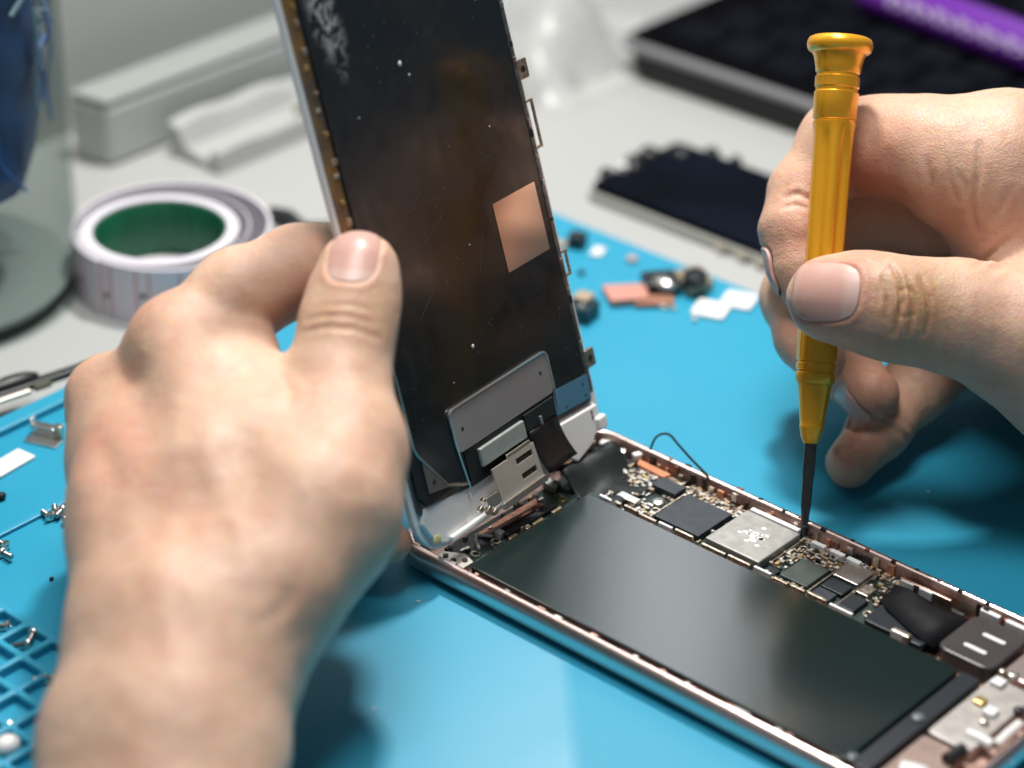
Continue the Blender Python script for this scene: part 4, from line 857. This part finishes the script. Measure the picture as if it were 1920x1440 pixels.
def to_world(P): return CAM + P[:, :1] * RT + P[:, 1:2] * UP + P[:, 2:3] * FW
def crease_disp(P, Nn, lines):
    """lines: (pixel polyline, half width px, depth mm, nearest/farthest depth)"""
    px = 960 + P[:, 0] / P[:, 2] * F_PX; py = 720 - P[:, 1] / P[:, 2] * F_PX; face = -Nn[:, 2] > .05
    out = np.zeros(len(P))
    for pts, w, dep, z0, z1 in lines:
        m_ = face & (P[:, 2] > z0) & (P[:, 2] < z1)
        q = np.stack([px[m_], py[m_]], 1); best = np.full(len(q), 1e9); tt = np.zeros(len(q))
        pts = np.array(pts, float); L_ = len(pts) - 1
        for i in range(L_):
            a, b = pts[i], pts[i + 1]; ba = b - a; t = np.clip(((q - a) @ ba) / (ba @ ba), 0, 1)
            dd = np.linalg.norm(q - a - t[:, None] * ba, axis=1); up = dd < best; best = np.where(up, dd, best); tt = np.where(up, (i + t) / L_, tt)
        fade = np.sin(np.pi * np.clip(tt * .92 + .04, 0, 1)) ** .6
        out[m_] += fade * dep * (-np.exp(-(best / w) ** 2) + .35 * np.exp(-((best - 2.2 * w) / (1.3 * w)) ** 2))
    return out
def make_hand(name, hand, step, nails, lines, flush, tan, noise_amp, parent, skin, nail_m, rosy=0.0):
    lo, hi = hand.bounds()
    v, f = surface_net(hand, step, lo, hi)
    # keep the outer skin only
    Nn = hand.grad(v)
    d = crease_disp(v, Nn, lines) + noise_amp * hash_noise(v, 9, 3) + noise_amp * .5 * hash_noise(v, 3.7, 5) + .07 * hash_noise(v, 1.3, 9)
    fl = np.full(len(v), rosy)
    for c, r, s in flush: fl += s * np.exp(-(np.linalg.norm(v - cs(*c), axis=1) / r) ** 2)
    fl += .34 * hash_noise(v, 7.5, 11) + .38 * hash_noise(v, 2.3, 12) + .2 * hash_noise(v, 15., 13)
    for nl in nails:
        a, b, h = nl.local(v); m_ = (abs(h) < 9) & (Nn @ nl.n > .1) & (abs(a) < nl.ln) & (abs(b) < nl.wd)
        sh = nl.shape(a[m_], b[m_]); x = a[m_] / (nl.ln / 2)
        rim = .20 * np.exp(-((sh - .10) / .11) ** 2) * np.clip(1.2 - x, 0, 1) - .55 * (sh < 0) * np.clip(-sh * 12, 0, 1) - .10 * np.exp(-((sh - .01) / .035) ** 2)
        d[m_] += rim; fl[m_] += .35 * np.exp(-((sh - .06) / .14) ** 2)
    tn = np.zeros(len(v))
    for q_, r_, s_ in tan: tn += s_ * np.exp(-(np.linalg.norm(v - cs(*q_), axis=1) / r_) ** 2)
    tn += np.clip(-crease_disp(v, Nn, lines), 0, 1) * 1.1 * (tn > .08)
    v = v + Nn * d[:, None]
    W_ = to_world(v); org = world_loc(parent)
    me = bpy.data.meshes.new(name); me.vertices.add(len(v)); me.vertices.foreach_set('co', ((W_ - org) * S).ravel())
    me.loops.add(f.size); me.loops.foreach_set('vertex_index', f.ravel()); me.polygons.add(len(f))
    me.polygons.foreach_set('loop_start', np.arange(0, f.size, 4)); me.polygons.foreach_set('loop_total', np.full(len(f), 4)); me.update(calc_edges=True); me.validate()
    at_ = me.attributes.new('flush', 'FLOAT', 'POINT'); at_.data.foreach_set('value', np.clip(fl, -1, 1.5).astype(np.float32))
    at2 = me.attributes.new('tan', 'FLOAT', 'POINT'); at2.data.foreach_set('value', np.clip(tn, 0, 1).astype(np.float32))
    me.polygons.foreach_set('use_smooth', [True] * len(me.polygons)); me.materials.append(skin)
    o = bpy.data.objects.new(name, me); COL.objects.link(o); o.parent = parent; LOC[o.name] = org
    for nl in nails:
        P, F, fr = nl.mesh(); W_ = to_world(P)
        mb = MB(); mb.v = list(W_); mb.f = [list(x) for x in F]; mb.mi = [0] * len(F)
        no = mb.build('nail', nail_m, o, smooth=True)
        a_ = no.data.attributes.new('along', 'FLOAT', 'POINT'); a_.data.foreach_set('value', fr.astype(np.float32))
        so = no.modifiers.new('thick', 'SOLIDIFY'); so.thickness = .35 * S; so.offset = -1
    return o

def skin_mat(name, base, red, pale):
    mt = bpy.data.materials.new(name); mt.use_nodes = True; nt = mt.node_tree; b = nt.nodes['Principled BSDF']
    tc = nt.nodes.new('ShaderNodeTexCoord'); at_ = nt.nodes.new('ShaderNodeAttribute'); at_.attribute_name = 'flush'
    rp = nt.nodes.new('ShaderNodeValToRGB'); e = rp.color_ramp.elements
    e[0].position = 0; e[0].color = (*pale, 1); e[1].position = 1; e[1].color = (*red, 1); k = e.new(.38); k.color = (*base, 1)
    mp = nt.nodes.new('ShaderNodeMapRange'); mp.inputs['From Min'].default_value = -.5; mp.inputs['From Max'].default_value = 1.0
    nt.links.new(at_.outputs['Fac'], mp.inputs['Value']); nt.links.new(mp.outputs['Result'], rp.inputs['Fac'])
    nz = nt.nodes.new('ShaderNodeTexNoise'); nz.inputs['Scale'].default_value = 700; nz.inputs['Detail'].default_value = 4; nt.links.new(tc.outputs['Object'], nz.inputs['Vector'])
    mx = nt.nodes.new('ShaderNodeMix'); mx.data_type = 'RGBA'; mx.blend_type = 'SOFT_LIGHT'; mx.inputs['Factor'].default_value = .28
    ta = nt.nodes.new('ShaderNodeAttribute'); ta.attribute_name = 'tan'; mt2 = nt.nodes.new('ShaderNodeMix'); mt2.data_type = 'RGBA'; mt2.inputs['B'].default_value = (.37, .205, .10, 1)
    nt.links.new(ta.outputs['Fac'], mt2.inputs['Factor']); nt.links.new(rp.outputs['Color'], mt2.inputs['A']); nt.links.new(mt2.outputs['Result'], mx.inputs['A']); nt.links.new(nz.outputs['Color'], mx.inputs['B']); nt.links.new(mx.outputs['Result'], b.inputs['Base Color'])
    b.inputs['Subsurface Weight'].default_value = .55; b.inputs['Subsurface Radius'].default_value = (1.0, .38, .20); b.inputs['Subsurface Scale'].default_value = .0016
    b.inputs['Roughness'].default_value = .47; b.inputs['Specular IOR Level'].default_value = .42
    vo = nt.nodes.new('ShaderNodeTexVoronoi'); vo.inputs['Scale'].default_value = 1150; vo.feature = 'DISTANCE_TO_EDGE'
    dn = nt.nodes.new('ShaderNodeTexNoise'); dn.inputs['Scale'].default_value = 260; dn.inputs['Detail'].default_value = 3; nt.links.new(tc.outputs['Object'], dn.inputs['Vector'])
    ad = nt.nodes.new('ShaderNodeVectorMath'); ad.operation = 'MULTIPLY_ADD'; ad.inputs[1].default_value = (.0016,) * 3
    nt.links.new(dn.outputs['Color'], ad.inputs[0]); nt.links.new(tc.outputs['Object'], ad.inputs[2]); nt.links.new(ad.outputs[0], vo.inputs['Vector'])
    cl = nt.nodes.new('ShaderNodeMath'); cl.operation = 'MINIMUM'; cl.inputs[1].default_value = .22; nt.links.new(vo.outputs['Distance'], cl.inputs[0])
    bp = nt.nodes.new('ShaderNodeBump'); bp.inputs['Strength'].default_value = .36; bp.inputs['Distance'].default_value = .0005; nt.links.new(cl.outputs[0], bp.inputs['Height'])
    b2 = nt.nodes.new('ShaderNodeBump'); b2.inputs['Strength'].default_value = .2; b2.inputs['Distance'].default_value = .0006; nt.links.new(nz.outputs['Fac'], b2.inputs['Height']); nt.links.new(bp.outputs['Normal'], b2.inputs['Normal'])
    nt.links.new(b2.outputs['Normal'], b.inputs['Normal'])
    return mt
def nail_mat(name, bed, moon):
    mt = bpy.data.materials.new(name); mt.use_nodes = True; nt = mt.node_tree; b = nt.nodes['Principled BSDF']
    at_ = nt.nodes.new('ShaderNodeAttribute'); at_.attribute_name = 'along'; rp = nt.nodes.new('ShaderNodeValToRGB'); e = rp.color_ramp.elements
    e[0].position = 0.0; e[0].color = (*moon, 1); e[1].position = 1.0; e[1].color = (.55, .36, .30, 1)
    for p_, c_ in ((.16, moon), (.26, bed), (.84, bed), (.95, (.56, .36, .30))): k = e.new(p_); k.color = (*c_, 1)
    mp = nt.nodes.new('ShaderNodeMapRange'); mp.inputs['From Min'].default_value = -1; mp.inputs['From Max'].default_value = 1
    nt.links.new(at_.outputs['Fac'], mp.inputs['Value']); nt.links.new(mp.outputs['Result'], rp.inputs['Fac']); nt.links.new(rp.outputs['Color'], b.inputs['Base Color'])
    b.inputs['Roughness'].default_value = .38; b.inputs['Specular IOR Level'].default_value = .45
    b.inputs['Subsurface Weight'].default_value = .4; b.inputs['Subsurface Radius'].default_value = (1, .5, .4); b.inputs['Subsurface Scale'].default_value = .0008
    tc = nt.nodes.new('ShaderNodeTexCoord'); nz = nt.nodes.new('ShaderNodeTexNoise'); nz.inputs['Scale'].default_value = 300; nt.links.new(tc.outputs['Object'], nz.inputs['Vector'])
    bp = nt.nodes.new('ShaderNodeBump'); bp.inputs['Strength'].default_value = .06; bp.inputs['Distance'].default_value = .0004; nt.links.new(nz.outputs['Fac'], bp.inputs['Height']); nt.links.new(bp.outputs['Normal'], b.inputs['Normal'])
    return mt
SKIN = skin_mat('skin', (.60, .385, .275), (.53, .24, .165), (.65, .455, .34))
NAIL = nail_mat('nail_plate', (.54, .315, .265), (.58, .39, .34))

person = thing('person', 'pair of bare hands, one pinching the phone screen, the other guiding the gold screwdriver', 'person', plane(310, 1440, 2))

# ---- the hand that pinches the screen (joint: pixel x, pixel y, depth mm, radius px)
LB = chain([(170, 1640, 432, 138), (212, 1380, 448, 122), (250, 1180, 460, 108), (262, 1000, 476, 118)]) \
   + chain([(400, 1640, 428, 128), (402, 1400, 446, 122), (425, 1220, 456, 122), (515, 1080, 462, 130)]) \
   + chain([(300, 1640, 428, 150), (315, 1380, 442, 135), (335, 1180, 452, 128)]) \
   + chain([(425, 1220, 456, 120), (400, 900, 474, 106), (345, 650, 497, 78)]) \
   + chain([(330, 1180, 456, 115), (270, 900, 484, 100), (212, 755, 508, 60)]) \
   + chain([(262, 1000, 476, 112), (235, 880, 500, 80), (220, 810, 518, 62)]) \
   + chain([(515, 1080, 462, 130), (596, 960, 470, 130), (604, 860, 478, 112)]) \
   + chain([(228, 745, 506, 56), (325, 655, 500, 72)]) \
   + chain([(400, 800, 486, 90), (462, 652, 497, 60)]) \
   + chain([(400, 1000, 476, 118), (500, 860, 480, 108), (470, 760, 488, 90)])
l_thumb = chain([(596, 950, 470, 126), (655, 840, 478, 88), (636, 700, 486, 84)])
l_thumb2 = chain([(636, 700, 486, 86), (652, 612, 490, 84), (668, 540, 493, 74), (673, 503, 494, 69)])
l_index = chain([(380, 740, 488, 85), (342, 640, 498, 76)])
l_index2 = chain([(342, 640, 498, 76), (450, 556, 503, 84), (560, 505, 508, 76), (612, 500, 513, 66), (690, 520, 521, 56), (735, 535, 526, 50)])
l_mid = chain([(270, 850, 490, 90), (205, 745, 508, 66)])
l_mid2 = chain([(205, 745, 508, 66), (330, 730, 533, 68), (480, 735, 541, 62), (560, 752, 541, 56), (690, 760, 536, 50)])
l_ring = chain([(235, 880, 500, 88), (215, 800, 518, 66)])
l_ring2 = chain([(215, 800, 518, 66), (340, 800, 545, 72), (500, 840, 545, 66), (640, 870, 540, 54), (700, 880, 535, 48)])
l_pink = chain([(260, 1000, 480, 100), (250, 920, 510, 62)])
l_pink2 = chain([(250, 920, 510, 62), (400, 930, 532, 62), (560, 965, 530, 54), (680, 1005, 524, 46), (732, 1018, 521, 40)])
left = Hand(LB, [(l_thumb, l_thumb2, 8, 5, 2.0), (l_index, l_index2, 7, 5, 1.6), (l_mid, l_mid2, 6, 5, 1.6), (l_ring, l_ring2, 6, 5, 1.6), (l_pink, l_pink2, 6, 5, 1.6)], 9)
ln_thumb = Nail(left, l_thumb2, cs(672, 492, 494), np.array([-.10, .12, -1.0]), np.array([.08, 1, .1]), 11.6, 10.6)
L_lines = [([(575, 600), (610, 592), (655, 594), (700, 606)], 5, .30, 460, 500), ([(565, 622), (610, 612), (660, 616), (712, 634)], 5, .34, 460, 500), ([(600, 606), (650, 604), (690, 616)], 4, .2, 460, 500),
           ([(600, 575), (650, 570), (700, 580)], 5, .15, 460, 500), ([(525, 700), (545, 730), (540, 760)], 8, .4, 440, 520), ([(480, 1170), (520, 1150), (560, 1100)], 14, .25, 400, 520)]
for pl, w_, dp in (([(335, 1300), (300, 1120), (318, 930), (338, 760), (340, 660)], 22, -.22), ([(300, 1120), (240, 960), (205, 800)], 20, -.18), ([(470, 1180), (450, 1010), (392, 860), (372, 720)], 18, -.16), ([(262, 790), (268, 720), (275, 660)], 30, .6), ([(225, 930), (205, 860), (190, 820)], 26, .6), ([(500, 960), (470, 880), (450, 800)], 34, .6), ([(600, 1060), (590, 980), (560, 900)], 16, -.12)):
    L_lines.append((pl, w_, dp, 400, 530))
L_flush = [((330, 600, 490), 9, .35), ((185, 730, 500), 10, .35), ((215, 860, 480), 14, .55), ((590, 530, 500), 9, .3), ((530, 660, 500), 8, .6), ((620, 800, 470), 12, .25), ((300, 960, 455), 16, .25), ((740, 1015, 520), 8, .9), ((673, 440, 492), 6, -.3)]
make_hand('hand', left, .75, [ln_thumb], L_lines, L_flush, [((640, 600, 484), 7, .45), ((700, 600, 486), 6, .4)], .5, person, SKIN, NAIL)

# ---- the hand that guides the screwdriver
RB = chain([(2020, 560, 575, 150), (1780, 520, 598, 90)]) + chain([(2330, 560, 548, 300), (2100, 520, 552, 260), (1960, 430, 560, 180)]) \
   + chain([(2200, 700, 540, 220), (2040, 672, 531, 165), (1930, 634, 528, 124)]) \
   + chain([(2100, 420, 560, 220), (1930, 335, 550, 145)]) \
   + chain([(2100, 600, 590, 220), (1960, 560, 600, 120)])
r_thumb = chain([(2040, 672, 531, 165), (1900, 622, 527, 116)])
r_thumb2 = chain([(1900, 622, 527, 116), (1800, 596, 525, 101), (1690, 580, 524, 92), (1620, 565, 525, 84), (1556, 559, 527, 81)])
r_index = chain([(1960, 345, 550, 150), (1860, 318, 547, 126), (1782, 302, 547, 108)])
r_index2 = chain([(1782, 302, 547, 108), (1728, 276, 549, 88), (1650, 276, 554, 87), (1580, 272, 558, 82)])
r_index3 = chain([(1580, 272, 558, 82), (1512, 360, 557, 66), (1490, 430, 554, 61), (1500, 500, 552, 54), (1508, 540, 551, 45)])
r_web = chain([(1960, 420, 556, 130), (1900, 460, 545, 54), (1930, 540, 538, 60)])
r_mid = chain([(2020, 430, 576, 120), (1880, 400, 574, 90)])
r_mid2 = chain([(1880, 400, 574, 90), (1740, 392, 575, 80), (1595, 392, 577, 76), (1520, 455, 574, 66), (1488, 560, 567, 58), (1510, 630, 558, 54), (1536, 672, 553, 50)])
r_ring = chain([(2020, 520, 592, 115), (1900, 485, 592, 84)])
r_ring2 = chain([(1900, 485, 592, 84), (1740, 495, 593, 78), (1600, 540, 590, 70), (1555, 612, 582, 60), (1585, 690, 572, 57), (1632, 738, 560, 54)])
r_pink = chain([(2020, 620, 600, 110), (1930, 600, 598, 80)])
r_pink2 = chain([(1930, 600, 598, 80), (1810, 650, 588, 66), (1715, 728, 576, 61), (1650, 800, 567, 55), (1594, 868, 560, 47)])
right = Hand(RB, [(r_web, [], 7, 5, 1.5), (r_mid, r_mid2, 7, 4, 1.2), (r_ring, r_ring2, 7, 4, 1.2), (r_pink, r_pink2, 7, 4, 1.2), (r_index, r_index2 + [], 9, 5, 1.5), ([], r_index2[-1:] + r_index3, 5, 3.0, 1.0), (r_thumb, r_thumb2, 7, 5, 1.5)], 9)
rn_thumb = Nail(right, r_thumb2, cs(1550, 556, 527), np.array([-.10, .10, -1.0]), np.array([-1, .12, .1]), 13.6, 12.6)
rn_index = Nail(right, r_index3, cs(1497, 508, 552), np.array([-.97, .0, .16]), np.array([.3, -1, 0]), 11.0, 8.0)
rn_ring = Nail(right, r_ring2, cs(1616, 728, 564), np.array([-.45, -.62, -.64]), np.array([.75, -.6, -.1]), 10.0, 9.0)
R_lines = [([(1672, 498), (1688, 530), (1690, 565), (1682, 600), (1676, 628)], 4, .75, 500, 545), ([(1700, 520), (1712, 555), (1712, 590), (1702, 628)], 4, .62, 500, 545), ([(1726, 520), (1740, 560), (1742, 595), (1732, 630)], 4, .66, 500, 545),
           ([(1655, 520), (1662, 560), (1660, 600)], 3.5, .45, 500, 545), ([(1668, 500), (1655, 520), (1650, 545), (1660, 575)], 4, .2, 500, 545), ([(1684, 545), (1698, 540), (1712, 548)], 4, .2, 500, 545), ([(1680, 590), (1696, 596), (1712, 590)], 4, .2, 500, 545), ([(1640, 530), (1645, 560), (1642, 590)], 4, .14, 500, 545),
           ([(1470, 372), (1495, 362), (1525, 378)], 5, .5, 500, 575), ([(1465, 392), (1490, 384), (1520, 392)], 4, .25, 500, 575), ([(1836, 270), (1834, 330), (1824, 390), (1826, 430)], 6, .7, 500, 575), ([(1738, 300), (1746, 345), (1738, 372)], 7, .45, 500, 575), ([(1800, 330), (1812, 350), (1806, 380)], 5, .3, 500, 575),
           ([(1830, 500), (1865, 470), (1905, 440)], 6, .5, 500, 575), ([(1860, 505), (1890, 490), (1925, 468)], 7, .7, 500, 575), ([(1775, 290), (1782, 340), (1795, 380)], 5, .25, 500, 575), ([(1860, 420), (1880, 380), (1900, 350)], 6, .25, 500, 575)]
for k in range(5): R_lines.append(([(1770 + 30 * k, 590 - 8 * k), (1778 + 30 * k, 630), (1770 + 30 * k, 690 + 8 * k)], 4, .10, 500, 545))
R_lines += [([(1625, 775), (1668, 792), (1700, 826)], 5, .4, 550, 600), ([(1640, 765), (1685, 780), (1712, 806)], 4, .25, 550, 600), ([(1700, 690), (1735, 720), (1750, 750)], 5, .4, 560, 610), ([(1610, 690), (1650, 694), (1686, 706)], 4, .3, 545, 585), ([(1585, 840), (1610, 850), (1632, 872)], 4, .14, 540, 580)]
R_flush = [((1660, 320, 550), 10, .7), ((1630, 330, 548), 7, .4), ((1790, 400, 548), 10, .5), ((1610, 490, 518), 6, .6), ((1500, 400, 550), 8, .5), ((1640, 740, 556), 9, .6), ((1600, 880, 556), 9, .5), ((1520, 620, 555), 8, .4), ((1720, 540, 518), 9, -.45), ((1740, 640, 518), 9, .2), ((1900, 230, 550), 9, -.3), ((1500, 330, 550), 9, -.2), ((1880, 560, 520), 10, -.2)]
make_hand('hand', right, .55, [rn_thumb, rn_index, rn_ring], R_lines, R_flush, [((1705, 565, 516), 8.5, .72), ((1745, 560, 516), 7, .45), ((1880, 480, 545), 8, .4)], .5, person, SKIN, NAIL, .20)
